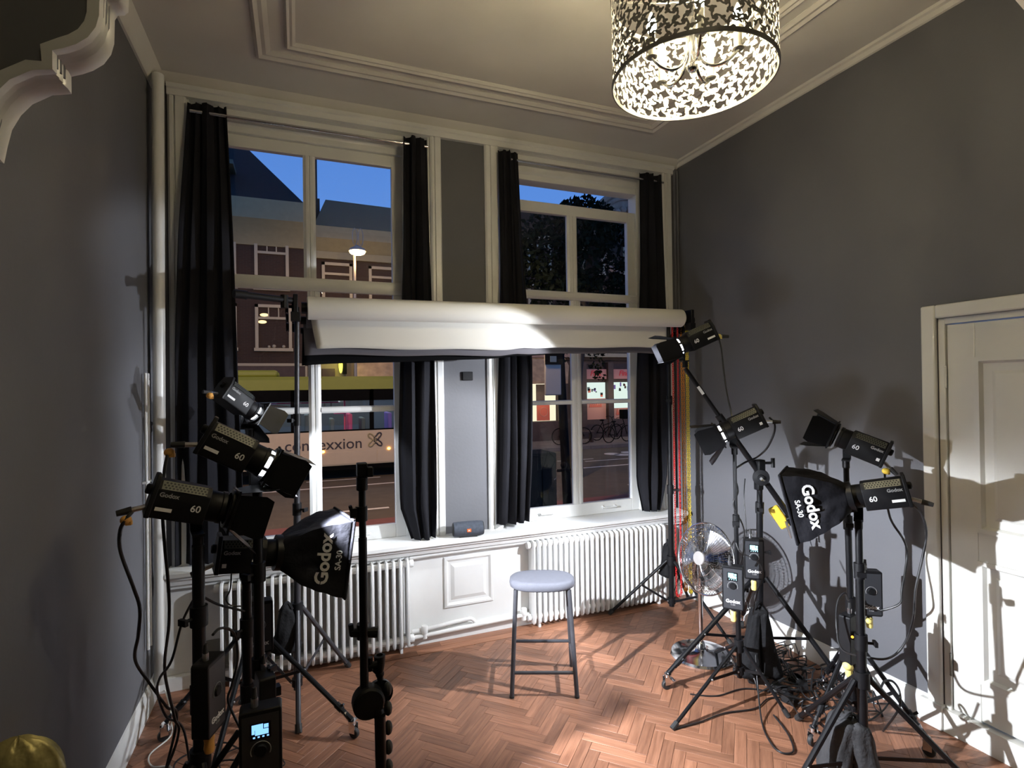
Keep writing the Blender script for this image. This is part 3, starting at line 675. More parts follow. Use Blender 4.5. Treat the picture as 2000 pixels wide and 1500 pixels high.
hd = roller_head('black roller bracket clamped on top of the left backdrop stand', (-0.005, 3.20, 2.17), -1, [(0.02, -0.02), (0.13, -0.06), (0.23, -0.10)])
cb = M(); cb.tube((-0.02, 3.17, 2.185), (-0.235, 3.05, 2.185), 0.017, n=12); cb.tube((-0.235, 3.05, 2.185), (-0.29, 3.02, 2.185), 0.022, n=12); cb.tube((-0.06, 3.147, 2.21), (-0.06, 3.147, 2.14), 0.02, n=10)
tag(obj('clamp_arm', cb, MT['plastic']), 'short black clamp arm sticking out left of the roller bracket', 'arm')
# right backdrop stand
tripod('backdrop_stand', 'black backdrop stand in front of the right radiator, behind the fan', (2.524, 3.260, 2.200), (2.515, 3.260, 0.085), 0.42, 0.13, [(2.143, 3.498), (2.60, 2.77), (2.86, 3.50)], r=(0.019, 0.016, 0.013), joints=(0.95, 1.60), brace=0.45, leg_r=0.011, group='backdrop stands')
roller_head('black roller bracket on the right backdrop stand beside the chains', (2.655, 3.20, 2.19), 1, [(0.02, -0.02), (0.13, -0.08), (0.23, -0.11)])

def chain(label, m, x, y, z1, z0, gap):
    t = thing('bead_chain', label, 'chain', (x, y, z0), group='roller chains')
    for s_ in (-1, 1):
        mb = M(); z = z0+0.02
        k = 0
        while z < z1:
            ax = (1, 0.25, 0) if k % 2 == 0 else (0.35, -1, 0)
            mb.ring((x+s_*gap/2, y, z), 0.0085, 0.0024, ax, 10, 4, 0.75, 1.35); z += 0.0165; k += 1
        obj('chain_strand', mb, m, t, kind='stuff')
    mb = M()
    for k in range(7):
        a = PI+PI*k/6; mb.ring((x+gap/2*math.cos(a), y, z0+0.012+gap/2*math.sin(a)), 0.0085, 0.0024, (0.3, -1, 0) if k % 2 else (1, 0.3, 0), 10, 4)
    obj('chain_loop', mb, m, t, kind='stuff')
    return t
chain('red loop chain hanging from the roller bracket, leftmost of the three chains', MT['redplastic'], *(2.573, 3.250, 1.144)[:2], 2.16, 0.17, 0.045)
chain('orange loop chain hanging between the red and the yellow one', MT['orangeplastic'], *(2.702, 3.330, 1.126)[:2], 2.13, 0.15, 0.02)
chain('yellow loop chain hanging nearest to the right wall', MT['yellowplastic'], *(2.720, 3.300, 1.128)[:2], 2.15, 0.14, 0.016)

# ------------------------------------------------------------------ studio LED lamps
BODY = [(-0.050, -0.058), (0.050, -0.058), (0.053, -0.050), (0.053, 0.030), (0.034, 0.058), (-0.034, 0.058), (-0.053, 0.030), (-0.053, -0.050)]
MOUNT = []
def lamp(label, rear, front, sides, barn=True, lit=None, spread=75, blend=0.4, number='60', roll_up=(0,0,1), plug=None, pivot=0.10, leaf_ang=(28, 28, 28, 28), sticker='bar', softbox=0, flap=0.115):
    """rear, front: centres of the back panel and of the front ring; local +X is the beam direction; sides: +1/-1, side that faces the room"""
    rear = Vector(rear); front = Vector(front); d = (front-rear).normalized(); R = frame(d, roll_up)
    L = 0.18; o = rear+d*0.5*L
    t = thing('studio_lamp', label, 'studio lamp', o, R, group='LED studio lamps')
    h = L/2
    n = len(BODY); mb = M().prism(BODY, L-0.028, (-h+0.012, 0, 0), ((0,1,0),(0,0,1),(1,0,0)))
    body = obj('body', mb, MT['plastic'], t, True, bevel=0.003)
    # perforated vents on both upper chamfers
    for s_ in (-1, 1):
        c = V(-0.005, s_*0.0445, 0.0445); nrm = V(0, 0.83*s_, 0.56).normalized(); tz = V(0, -0.56*s_, 0.83).normalized()
        Rg = Matrix((V(1,0,0), tz, nrm)).transposed()
        obj('vent_strip', M().cbox(c, (0.128, 0.030, 0.004), Rg), MT['grille'], body, True)
        hb = M()
        for i in range(12):
            for j in (-1, 0, 1):
                p = c+V(-0.058+i*0.0104+(0.005 if j else 0), 0, 0)+tz*j*0.0085+nrm*0.0021
                hb.add([p+(V(1,0,0)*math.cos(a)+tz*math.sin(a))*0.0036 for a in [2*PI*k/6 for k in range(6)]], [tuple(range(6))])
        obj('vent_holes', hb, MT['black'], body, True, kind='stuff', smooth=0)
    rp_ = M().prism([(-0.055,-0.060),(0.055,-0.060),(0.057,0.03),(0.040,0.072),(-0.040,0.072),(-0.057,0.03)], 0.014, (-h, 0, 0), ((0,1,0),(0,0,1),(1,0,0)))
    rp_.prism([(-0.037,0.052),(0.037,0.052),(0.037,0.058),(-0.037,0.058)], 0.06, (-h, 0, 0), ((0,1,0),(0,0,1),(1,0,0)))
    obj('rear_panel', rp_, MT['plastic'], t, True, bevel=0.003)
    obj('dial', M().lathe([(0.016, 0), (0.016, 0.012), (0.012, 0.016)], 14, (-h, 0.0, 0.02), frame((0,0,1), (-1,0,0)) @ Matrix.Rotation(0, 3, 'X') if False else Matrix((V(0,1,0), V(0,0,-1), V(-1,0,0))).transposed()), MT['plastic'], t, True)
    RX = Matrix((V(0,1,0), V(0,0,1), V(1,0,0))).transposed()      # lathe axis along +X
    fr = h+0.0
    obj('front_ring', M().lathe([(0.047, -0.02), (0.050, -0.015), (0.050, 0.025), (0.053, 0.028), (0.053, 0.040), (0.041, 0.042), (0.038, 0.030), (0.038, -0.02)], 28, (fr-0.005, 0, 0), RX, cap=False), MT['plastic'], t, True)
    obj('lens', M().lathe([(0.0, 0.030), (0.020, 0.029), (0.037, 0.022)], 24, (fr-0.005, 0, 0), RX, cap=False), MT['lens'] if lit else MT['lensoff'], t, True)
    if lit and barn:
        gr = M().lathe([(0.046, 0.034), (0.047, 0.036), (0.047, 0.050), (0.046, 0.052)], 28, (fr-0.005, 0, 0), RX, cap=False)
        obj('glowing_rim', gr, MT['lens'], t, True)  # emission stands in for lens light leaking through the ring slots
        cg = M()
        for k in range(6):
            a = 2*PI*k/6+0.3; cg.cbox((fr+0.038, 0.049*math.cos(a), 0.049*math.sin(a)), (0.024, 0.007, 0.012), Matrix.Rotation(a, 3, 'X'))
        obj('rim_bars', cg, MT['black'], t, True, kind='stuff')
    # yoke hangs plumb from the tilt pivot near the front; its stud sits on the stand
    zl = R.transposed() @ V(0, 0, 1); Ru = Matrix((V(0,1,0).cross(zl), V(0,1,0), zl)).transposed(); pv = V(pivot, 0, 0)
    def ub(mb, a_, b_): mb.cbox(pv+Ru @ ((V(*a_)+V(*b_))/2), tuple(V(*b_)-V(*a_)), Ru)
    yk = M()
    for s_ in (sides,): ub(yk, (-0.018, s_*0.060-0.003, -0.10), (0.018, s_*0.060+0.003, 0.012))
    ub(yk, (-0.018, -0.02 if sides > 0 else -0.063, -0.106), (0.018, 0.063 if sides > 0 else 0.02, -0.098)); yk.tube(pv+Ru @ V(0, 0, -0.14), pv+Ru @ V(0, 0, -0.10), 0.016, n=12)
    yo = obj('yoke', yk, MT['black'], t, True)
    for s_ in (sides,):
        obj('tilt_knob', M().lathe([(0.020, 0), (0.022, 0.004), (0.022, 0.016), (0.012, 0.020)], 10, (pivot, s_*0.063, 0.0), Matrix((V(1,0,0), V(0,0,1)*-s_, V(0,s_,0))).transposed()), MT['plastic'], yo, True)
    MOUNT.append(Vector(o)+R @ pv+V(0, 0, -0.135))
    # lettering on both sides: model number near the front, maker's name near the back
    for s_ in (-1, 1):
        rt = (-s_, 0, 0); nx = 0.0537
        lettering(number, 0.030, MT['print_'], t, (0.040, s_*nx, -0.012), rt, (0,0,1), 0.012)
        lettering('Godox', 0.019, MT['greyprint'], t, (-0.042, s_*nx, 0.016), rt, (0,0,1), 0.03)
        st = (0.046, 0.011) if sticker == 'bar' else (0.014, 0.014)
        c = V(-0.046 if sticker == 'bar' else -0.062, s_*nx, -0.028)
        obj('sticker', M().cbox(c, (st[0], 0.001, st[1])), MT['label'], t, True)
    # power plug with taped collar at the rear
    pl = plug or V(-0.06, 0, -0.03)
    q0 = V(-h, 0, -0.035); q1 = q0+pl.normalized()*0.035; q2 = q0+pl.normalized()*0.075
    obj('plug', M().tube(q0, q1, 0.0085, n=10), MT['alu'], t, True)
    pg = obj('plug_boot', M().tube(q1, q2, 0.012, 0.009, n=10), MT['rubber'], t, True)
    if barn:
        x0 = fr+0.058; fm = M()
        fm.lathe([(0.052, -0.012), (0.064, -0.010), (0.064, 0.004), (0.050, 0.004)], 28, (x0, 0, 0), RX, cap=False)
        for y, z in ((0.058, 0.058), (-0.058, 0.058), (0.058, -0.058), (-0.058, -0.058)): fm.cbox((x0+0.002, y, z), (0.006, 0.022, 0.022))
        for s_ in (-1, 1): fm.cbox((x0+0.002, s_*0.062, 0), (0.008, 0.010, 0.13)); fm.cbox((x0+0.002, 0, s_*0.062), (0.008, 0.13, 0.010))
        obj('barn_door_frame', fm, MT['black'], t, True)
        for k in range(4):
            a = k*PI/2; wide = (k % 2 == 0)               # 0 top, 1 left, 2 bottom, 3 right
            ang = math.radians(leaf_ang[k]); hw0, hw1 = (0.058, 0.098) if wide else (0.056, 0.070)
            fl = flap if wide else flap*0.95
            pts = [(-hw0, 0), (hw0, 0), (hw1, fl*0.75), (hw1*0.86, fl), (-hw1*0.86, fl), (-hw1, fl*0.75)]
            up = Matrix.Rotation(a, 3, 'X') @ V(0, 0, 1); sd = Matrix.Rotation(a, 3, 'X') @ V(0, 1, 0)
            dr = V(1,0,0)*math.cos(ang)+up*math.sin(ang); nr = sd.cross(dr)
            lf = M().prism([(p, q) for p, q in pts], 0.0016, V(x0+0.006, 0, 0)+up*0.062, (sd, dr, nr))
            hg = M().tube(V(x0+0.004, 0, 0)+up*0.063-sd*0.05, V(x0+0.004, 0, 0)+up*0.063+sd*0.05, 0.0035, n=8)
            lo_ = obj('barn_door', lf, MT['black'], t, True, smooth=0); obj('hinge', hg, MT['black'], lo_, True)
    if softbox:
        S = softbox/2; x0 = fr+0.03; x1 = x0+0.235; NU = 64; prof = []
        def fn(u, v):
            a = 2*PI*u; c, s_ = math.cos(a), math.sin(a)
            sq = S/max(abs(c), abs(s_)); sq = min(sq, S*1.40); r = 0.056+(sq-0.056)*(v**0.78); 
            bul = 0.018*math.sin(PI*v)*(1-0.9*abs(math.cos(2*a)))-0.010*math.sin(PI*v)*abs(math.cos(2*a))
            wr = 0.0035*math.sin(9*a+11*v)*math.sin(PI*v)+0.003*math.sin(23*v+5*a)*math.sin(PI*v)
            return (x0+(x1-x0)*v, (r+bul+wr)*c, (r+bul+wr)*s_)
        so = obj('softbox_shell', M().grid(fn, NU, 16, True), MT['fabric'], t, True, smooth=60)
        sdm = so.modifiers.new('cloth', 'SOLIDIFY'); sdm.thickness = 0.002
        rim = M()
        for (ya, za), (yb_, zb_) in (((-S,-S),(S,-S)),((S,-S),(S,S)),((S,S),(-S,S)),((-S,S),(-S,-S))): rim.tube((x1, ya, za), (x1, yb_, zb_), 0.006, n=6)
        obj('rim_binding', rim, MT['fabric'], so, True)
        obj('speed_ring', M().lathe([(0.053, -0.012), (0.066, -0.010), (0.066, 0.012), (0.055, 0.014)], 28, (x0, 0, 0), RX, cap=False), MT['black'], t, True)
        obj('diffuser', M().quad((x1-0.012, -S+0.01, -S+0.01), (x1-0.012, S-0.01, -S+0.01), (x1-0.012, S-0.01, S-0.01), (x1-0.012, -S+0.01, S-0.01)), MT['diffuser'], t, True, smooth=0)
        for s_ in (-1, 1):                               # white print on the cloth, reading along the box edge
            f = 0.71; yy = 0.056+(S-0.056)*f**0.78; xx = x0+(x1-x0)*f; slope = Vector((x1-x0, s_*(S-0.056)*0.9, 0)).normalized()
            up_ = -slope; lettering('Godox', 0.066, MT['print_'], so, V(xx-0.022, s_*(yy-0.001), 0), (0, 0, -s_), up_, 0.03)
            lettering('SA-30', 0.030, MT['print_'], so, V(xx+0.026, s_*(yy+0.022), 0), (0, 0, -s_), up_, 0.02)
        if lit:
            ld = bpy.data.lights.new('softbox_light', 'AREA'); ld.shape = 'SQUARE'; ld.size = softbox*0.9; ld.energy = lit; ld.color = LED; ld.spread = math.radians(120)
            lo = bpy.data.objects.new('softbox_light', ld); COL.objects.link(lo); lo.parent = t; lo.matrix_basis = Matrix.Translation((x1-0.006, 0, 0)) @ Matrix.Rotation(-PI/2, 4, 'Y')
    elif lit:
        ld = bpy.data.lights.new('spot_light', 'SPOT'); ld.energy = lit; ld.color = LED; ld.spot_size = math.radians(spread*2); ld.spot_blend = blend; ld.shadow_soft_size = 0.016
        lo = bpy.data.objects.new('spot_light', ld); COL.objects.link(lo); lo.parent = t; lo.matrix_basis = Matrix.Translation((fr+0.040, 0, 0)) @ Matrix.Rotation(-PI/2, 4, 'Y')
    return t
def tape(parent_pt, m, label, r=0.015):
    pass

lamp('lit lamp of the left group with open black barn doors, upper one facing the windows', (-0.296, 2.075, 1.553), (-0.105, 2.097, 1.443), 1, lit=P_SPOT['big'], spread=38, blend=0.5, leaf_ang=(4, 20, -4, 4), pivot=0.0975)
lamp('unlit lamp lowest on the left, its barn doors against the curtain', (-0.435, 2.002, 1.376), (-0.267, 2.043, 1.320), 1, lit=None, leaf_ang=(20, 26, 30, 26), pivot=0.0475)
lamp('small-looking lit lamp at the top of the left group, seen from behind', (-0.361, 3.111, 1.715), (-0.217, 3.227, 1.582), 1, lit=P_SPOT['top'], spread=28, pivot=0.11)
lamp('lit lamp with black softbox on the left, in front of the radiator', (-0.282, 2.212, 1.113), (-0.137, 2.241, 1.092), 1, barn=False, lit=P_SOFT['left'], softbox=0.29, pivot=0.0125, sticker='dot')
lamp('lit barn-door lamp at the tip of the slanted boom beside the white roll', (2.284, 2.536, 2.015), (2.104, 2.613, 1.928), -1, lit=P_SPOT['boom'], spread=42, blend=0.2, leaf_ang=(30, 14, -8, -10), pivot=0.0925)
lamp('lit barn-door lamp on the thin stand below the boom tip', (2.275, 2.177, 1.530), (2.120, 2.293, 1.437), -1, lit=P_SPOT['side'], spread=46, blend=0.45, leaf_ang=(20, 30, 30, -4), sticker='dot', pivot=0.0625)
lamp('unlit lamp with closed-in barn doors above the right softbox', (2.605, 1.746, 1.348), (2.512, 1.890, 1.419), -1, lit=None, leaf_ang=(12, 18, 20, 18), sticker='dot', pivot=0.0925)
lamp('lit lamp with black softbox on the right, in front of the door', (2.353, 1.492, 1.248), (2.256, 1.627, 1.210), -1, barn=False, lit=P_SOFT['right'], softbox=0.30, pivot=0.0925)

# ------------------------------------------------------------------ lamp stands
G_ST = 'black lamp stands'
def xy(p): return (p[0], p[1])
# lamp mounts in build order: big left, lowest left, top left, left softbox, boom tip, side, upper right, right softbox
pB = MOUNT[5]; bB = (pB.x+0.02, pB.y+0.01, 0)
tripod('light_stand', 'thin black stand with a control box, feet nearest the stool on the right', pB, bB, 0.30, 0.17, [(1.704, 2.212), (2.30, 2.07), (2.42, 2.72)], r=(0.0135, 0.0115, 0.0095), joints=(0.62, 0.98), leg_r=0.009, brace=0.42, group=G_ST)
pP = (2.530, 2.444, 1.169)
tripod('boom_stand', 'wheeled boom stand carrying the slanted boom, its leg ending in a chrome caster', pP, (2.53, 2.47, 0), 0.56, 0.20, [(1.91, 2.519), (2.70, 2.06), (2.85, 2.93)], r=(0.021, 0.0185, 0.016), joints=(0.72, 0.98), foot='caster', brace=0.6, leg_r=0.014, group=G_ST)
pD = MOUNT[6]
tripod('light_stand', 'wheeled black stand behind the right softbox, holding the upper unlit lamp', pD, ((2.538, 1.886, 0.427)[0], (2.538, 1.886, 0.427)[1], 0), 0.42, 0.12, [(2.236, 1.864), (2.64, 1.62), (2.68, 2.16)], r=(0.018, 0.015, 0.013), joints=(0.62, 1.02), foot='caster', brace=0.55, leg_r=0.011, group=G_ST)
pC = MOUNT[7]
tripod('light_stand', 'thick black stand nearest the door, holding the right softbox lamp', pC, ((2.213, 1.605, 0.498)[0], (2.213, 1.605, 0.498)[1], 0), 0.43, 0.10, [xy((1.926, 1.695, 0.000)), xy((2.611, 1.433, 0.000)), (2.33, 2.03)], r=(0.0195, 0.017, 0.0145), joints=(0.60, 0.90), brace=0.82, leg_r=0.0125, group=G_ST)
pT = MOUNT[2]
tripod('light_stand', 'wheeled stand at the back of the left group with a chrome caster on the parquet', pT, (pT.x, pT.y, 0), 0.45, 0.14, [(0.23, 2.769), (-0.615, 3.104), (-0.36, 2.43)], r=(0.0165, 0.014, 0.012), joints=(0.75, 1.15), foot='caster', brace=0.5, leg_r=0.0125, group=G_ST)
pL = MOUNT[0]; qL = pL
tripod('light_stand', 'tall black stand in the middle of the left group under the big barn-door lamp', pL, (qL[0], qL[1], 0), 0.52, 0.14, [(-0.02, 2.17), (-0.52, 1.80), (0.02, 1.42)], r=(0.0185, 0.0175, 0.0165), joints=(0.75, 1.08), brace=0.5, leg_r=0.0115, group=G_ST)
pA = MOUNT[3]; qA = pA
tripod('light_stand', 'black stand holding the left softbox lamp, close beside the taller one', pA, (qA[0], qA[1], 0), 0.46, 0.12, [(-0.13, 2.36), (-0.62, 2.02), (0.10, 1.76)], r=(0.020, 0.0185, 0.017), joints=(0.60, 0.84), brace=0.5, leg_r=0.0115, group=G_ST)
p3_ = MOUNT[1]; q3 = pA = p3_
tripod('light_stand', 'leftmost black stand, under the lowest unlit lamp', p3_, (q3[0], q3[1], 0), 0.50, 0.14, [(-0.62, 1.98), (-0.66, 1.45), (-0.10, 1.40)], r=(0.021, 0.020, 0.0185), joints=(0.70, 0.98), brace=0.5, leg_r=0.0115, group=G_ST)

# boom: arm, pivot with friction discs, counterweight
tip = MOUNT[4]+V(0, 0, -0.01); piv = Vector(pP); bd = (tip-piv).normalized(); butt = piv-bd*0.36
bm = thing('lamp_boom', 'slanted black boom reaching up to the lamp beside the white roll', 'boom', piv)
obj('arm_tube', M().tube(butt, piv+bd*0.40, 0.0165, n=14), MT['black'], bm)
obj('arm_tube', M().tube(piv+bd*0.38, tip, 0.0125, n=14), MT['black'], bm)
obj('arm_lock', M().tube(piv+bd*0.36, piv+bd*0.42, 0.022, n=14).tube(piv+bd*0.39, piv+bd*0.39+V(-0.03, -0.02, -0.02), 0.007, n=8), MT['plastic'], bm)
cdir = (Vector((0, 0, 1.4))-piv); cdir.z = 0; cdir.normalize(); RD = frame((0,0,1), cdir)
Rz = Matrix((cdir.cross(V(0,0,1)).normalized(), V(0,0,1), cdir)).transposed()
obj('pivot_disc', M().lathe([(0.012, -0.03), (0.046, -0.028), (0.046, -0.012), (0.040, -0.010), (0.046, -0.006), (0.046, 0.012), (0.02, 0.016), (0.018, 0.03)], 28, piv+cdir*0.03+V(0.01, 0, -0.02), Rz), MT['plastic'], bm)
obj('clamp_block', M().cbox(piv+V(0, 0, 0.045), (0.05, 0.045, 0.075)).cbox(piv+V(-0.01, 0, -0.06), (0.04, 0.04, 0.07)), MT['plastic'], bm, bevel=0.006)
tk = M().tube(piv+V(0.0, 0, 0.062), piv+V(0.072, -0.03, 0.062), 0.008, n=8); tk.tube(piv+V(0.072, -0.03, 0.035), piv+V(0.072, -0.03, 0.09), 0.011, n=8)
obj('t_handle', tk, MT['plastic'], bm)
hp = piv+cdir*0.07+V(0.01, 0, -0.02)
obj('lever', M().tube(hp, hp+cdir.cross(V(0,0,1))*-0.008+V(0.062, 0.02, -0.028), 0.009, 0.006, n=10), MT['alu'], bm)
obj('label_strip', M().cbox(piv+bd*0.60+cdir*0.013, (0.055, 0.003, 0.017), Matrix((bd, bd.cross(cdir).cross(bd).normalized(), bd.cross(cdir))).transposed()), MT['label'], bm)
cw = thing('counterweight', 'yellow counterweight clamped to the lower end of the boom', 'weight', butt)
Rb = Matrix((bd, bd.cross(cdir).normalized(), (bd.cross(bd.cross(cdir))).normalized()*-1)).transposed()
for s_, e_ in ((-1, 0.05), (1, 0.045)):
    c = butt+bd*0.075+bd.cross(cdir).normalized()*(s_*0.052)
    obj('weight_plate', M().cbox(c, (0.135, 0.062, 0.05), Rb), MT['yellow'], cw, bevel=0.010)
obj('clamp', M().cbox(butt+bd*0.035, (0.05, 0.06, 0.055), Rb), MT['plastic'], cw, bevel=0.006)
obj('clamp_lever', M().tube(butt+bd*0.03+cdir*0.03+V(-0.05, 0, 0), butt+V(-0.035, 0, -0.075)+cdir*0.03, 0.008, 0.005, n=8), MT['alu'], cw)

# ------------------------------------------------------------------ control boxes of the lamps
def control_box(label, c, face, screen=True, h=0.222, wd=0.103, dp_=0.052, tapecol=None, blue=False, tilt=0.0, tail=True):
    f = Vector((face[0], face[1], tilt)).normalized(); R = frame(f)      # local +X faces out of the front
    t = thing('control_box', label, 'control box', c, R, group='lamp control boxes')
    b = M().prism([(-wd/2+0.006, -h/2), (wd/2-0.006, -h/2), (wd/2, -h/2+0.006), (wd/2, h/2-0.006), (wd/2-0.006, h/2), (-wd/2+0.006, h/2), (-wd/2, h/2-0.006), (-wd/2, -h/2+0.006)], dp_, (-dp_/2, 0, 0), ((0,1,0),(0,0,1),(1,0,0)))
    obj('case', b, MT['plastic'], t, True, bevel=0.003)
    x = dp_/2+0.0008
    obj('front_plate', M().box((dp_/2-0.001, -wd/2+0.007, -h/2+0.008), (x-0.0002, wd/2-0.007, h/2-0.012)), mat('box_front', (0.03, 0.032, 0.037), 0.5, var=0.1), t, True)
    yv = -1     # viewer's right is local -Y... reading direction along +Y x face
    if screen:
        sm = MT['screenblue'] if blue else MT['screen']; zc = h*0.27
        s = M()
        for (ya, za, yb_, zb_) in ((-0.021, 0.004, 0.006, 0.018), (-0.013, -0.010, 0.019, 0.004), (-0.021, -0.006, -0.014, 0.010), (0.008, 0.006, 0.019, 0.016)): s.box((x, ya, zc+za), (x+0.0006, yb_, zc+zb_))
        for k in range(4): s.box((x, -0.018+k*0.011, zc-0.017), (x+0.0006, -0.013+k*0.011, zc-0.013))
        obj('display_glass', M().box((x-0.0003, -0.025, zc-0.022), (x+0.0002, 0.025, zc+0.022)), MT['lens'] if False else MT['black'], t, True)
        obj('display', s, sm, t, True, smooth=0)
    RXb = Matrix((V(0,1,0), V(0,0,1), V(1,0,0))).transposed()
    d_ = obj('dial', M().lathe([(0.0, 0.006), (0.014, 0.006), (0.017, 0.0)], 20, (x, 0, h*0.05), RXb, cap=False), MT['plastic'], t, True)
    arc = M().path([V(x+0.001, 0.024*math.cos(a), h*0.05+0.024*math.sin(a)) for a in [math.radians(-25+230*k/20) for k in range(21)]], 0.0012, 5)
    obj('dial_arc', arc, MT['greyprint'], d_, True)
    lettering('Godox', 0.024, MT['print_'], t, (x+0.0004, 0, -h*0.30), (0, 1, 0), (0, 0, 1), 0.03)
    lettering('C S60', 0.009, MT['greyprint'], t, (x+0.0004, 0, -h*0.375), (0, 1, 0), (0, 0, 1), 0.03)
    cn = M().tube((0, -0.015, h/2), (0, -0.015, h/2+0.022), 0.009, n=10); obj('connector', cn, MT['alu'], t, True)
    obj('connector_boot', M().tube((0, -0.015, h/2+0.02), (0, -0.015, h/2+0.05), 0.008, 0.005, n=10), MT['rubber'], t, True)
    if tail:
        obj('power_plug', M().tube((0, 0.0, -h/2-0.02), (0, 0, -h/2), 0.012, n=10), MT['rubber'], t, True)
        obj('plug_tape', M().lathe([(0.013, 0), (0.016, 0.012), (0.014, 0.03), (0.016, 0.045), (0.011, 0.055)], 12, (0, 0, -h/2-0.065)), MT[tapecol or 'paleyellow'], t, True)
    obj('clamp', M().cbox((-dp_/2-0.012, 0, 0.02), (0.024, 0.03, 0.03)), MT['black'], t, True)
    return t
control_box('control box with lit display nearest the fan, hung on the thin stand', (2.080, 2.195, 0.653), (-0.75, -0.66))
control_box('control box with lit display behind the nearer one, in front of the boom stand', (2.351, 2.324, 0.729), (-0.62, -0.78))
control_box('control box seen edge-on with an amber light, left of the thick right stand', (2.367, 1.781, 0.512), (-0.2, 0.98), screen=False, wd=0.07, dp_=0.052)
control_box('control box partly hidden behind the thick right stand, beside its cable', (2.633, 1.868, 0.655), (-0.55, -0.83), screen=False)
control_box('control box with blue display lowest in the left group at the picture edge', (-0.100, 1.594, 0.750), (0.02, -1), blue=True, h=0.23)
control_box('control box turned edge-on, hung on the leftmost stand above the floor cables', (-0.266, 1.917, 0.762), (0.93, -0.36), h=0.225, tapecol='orange', screen=False)
control_box('control box behind the tall left stand, standing just over the blue display one', (-0.116, 2.053, 0.641), (-0.97, -0.25), h=0.19, screen=False, tail=False)
control_box('control box high on the left softbox stand, under the softbox', (-0.152, 2.345, 0.781), (0.1, -1), h=0.20, screen=False, tail=False)
obj_led = obj('amber_light', M().sphere((2.337, 1.739, 0.540), 0.006, 8, 6), MT['ledamber'])
tag(obj_led, 'small amber pilot light glowing beside the thick right stand', 'light')

# ------------------------------------------------------------------ sandbags
def sandbag(label, c, w_, h, d, m, yaw=0.0, lobes=True, lying=False, taper=0.62):
    t = thing('sandbag', label, 'sandbag', c, Matrix.Rotation(yaw, 3, 'Z'), group='sandbags on the stands')
    ph = random.uniform(0, 6)
    for s_ in ((-1, 1) if lobes else (0,)):
        def fn(u, v):
            a = 2*PI*u; zz = v
            r = (1.0-taper*zz**0.9 if not lying else 1.0)*min(1.0, math.sqrt(max(0, zz)/0.10))*min(1.0, math.sqrt(max(0, 1-zz)/0.06))
            sq = 1/max(abs(math.cos(a)), abs(math.sin(a)))**0.45
            k = 1+0.05*math.sin(3*a+5*zz+ph)+0.035*math.sin(8*a-7*zz)+0.03*math.sin(11*zz+2*a)
            wx = (w_*0.27 if lobes else w_*0.5)*r*sq*0.88; wy = d*0.5*r*sq*0.88
            ox = s_*w_*(0.06+0.19*(1-zz))
            return (ox+wx*math.cos(a)*k, wy*math.sin(a)*k+0.012*s_*(1-zz), h*zz+0.012*math.sin(2*a+ph)*zz)
        obj('bag_half' if lobes else 'bag_body', M().grid(fn, 32, 20, True), m, t, True, smooth=180)
    if lobes: obj('bag_saddle', M().cbox((0, 0, h*0.93), (w_*0.36, d*0.34, h*0.10)), m, t, True, bevel=0.012)
    obj('carry_strap', M().path(spline([(-w_*0.16, 0, h*0.9), (-w_*0.08, -d*0.1, h*1.02), (0, 0, h*1.07), (w_*0.08, d*0.1, h*1.02), (w_*0.16, 0, h*0.9)], 6), 0.009, 6), m, t, True)
    return t
sandbag('black saddle sandbag hanging low on the boom stand behind the control boxes', (2.40, 2.34, 0.04), 0.26, 0.40, 0.15, MT['bag'], -0.6)
sandbag('black sandbag hung on the right backdrop stand', (2.542, 3.326, 0.272), 0.17, 0.26, 0.14, MT['bag'], 0.2, lobes=False)
sandbag('grey sandbag on the floor at the foot of the thick right stand', (2.20, 1.66, 0.0), 0.27, 0.25, 0.17, MT['greybag'], -0.75, taper=0.15)
sandbag('black quilted sandbag hung on the left backdrop stand', (-0.070, 3.176, 0.287), 0.19, 0.25, 0.15, MT['bag'], 0.1, lobes=False)
sandbag('black sandbag lying on the floor among the left stands', (-0.30, 2.32, 0.0), 0.30, 0.15, 0.20, MT['bag'], 0.5, lobes=False, lying=True)

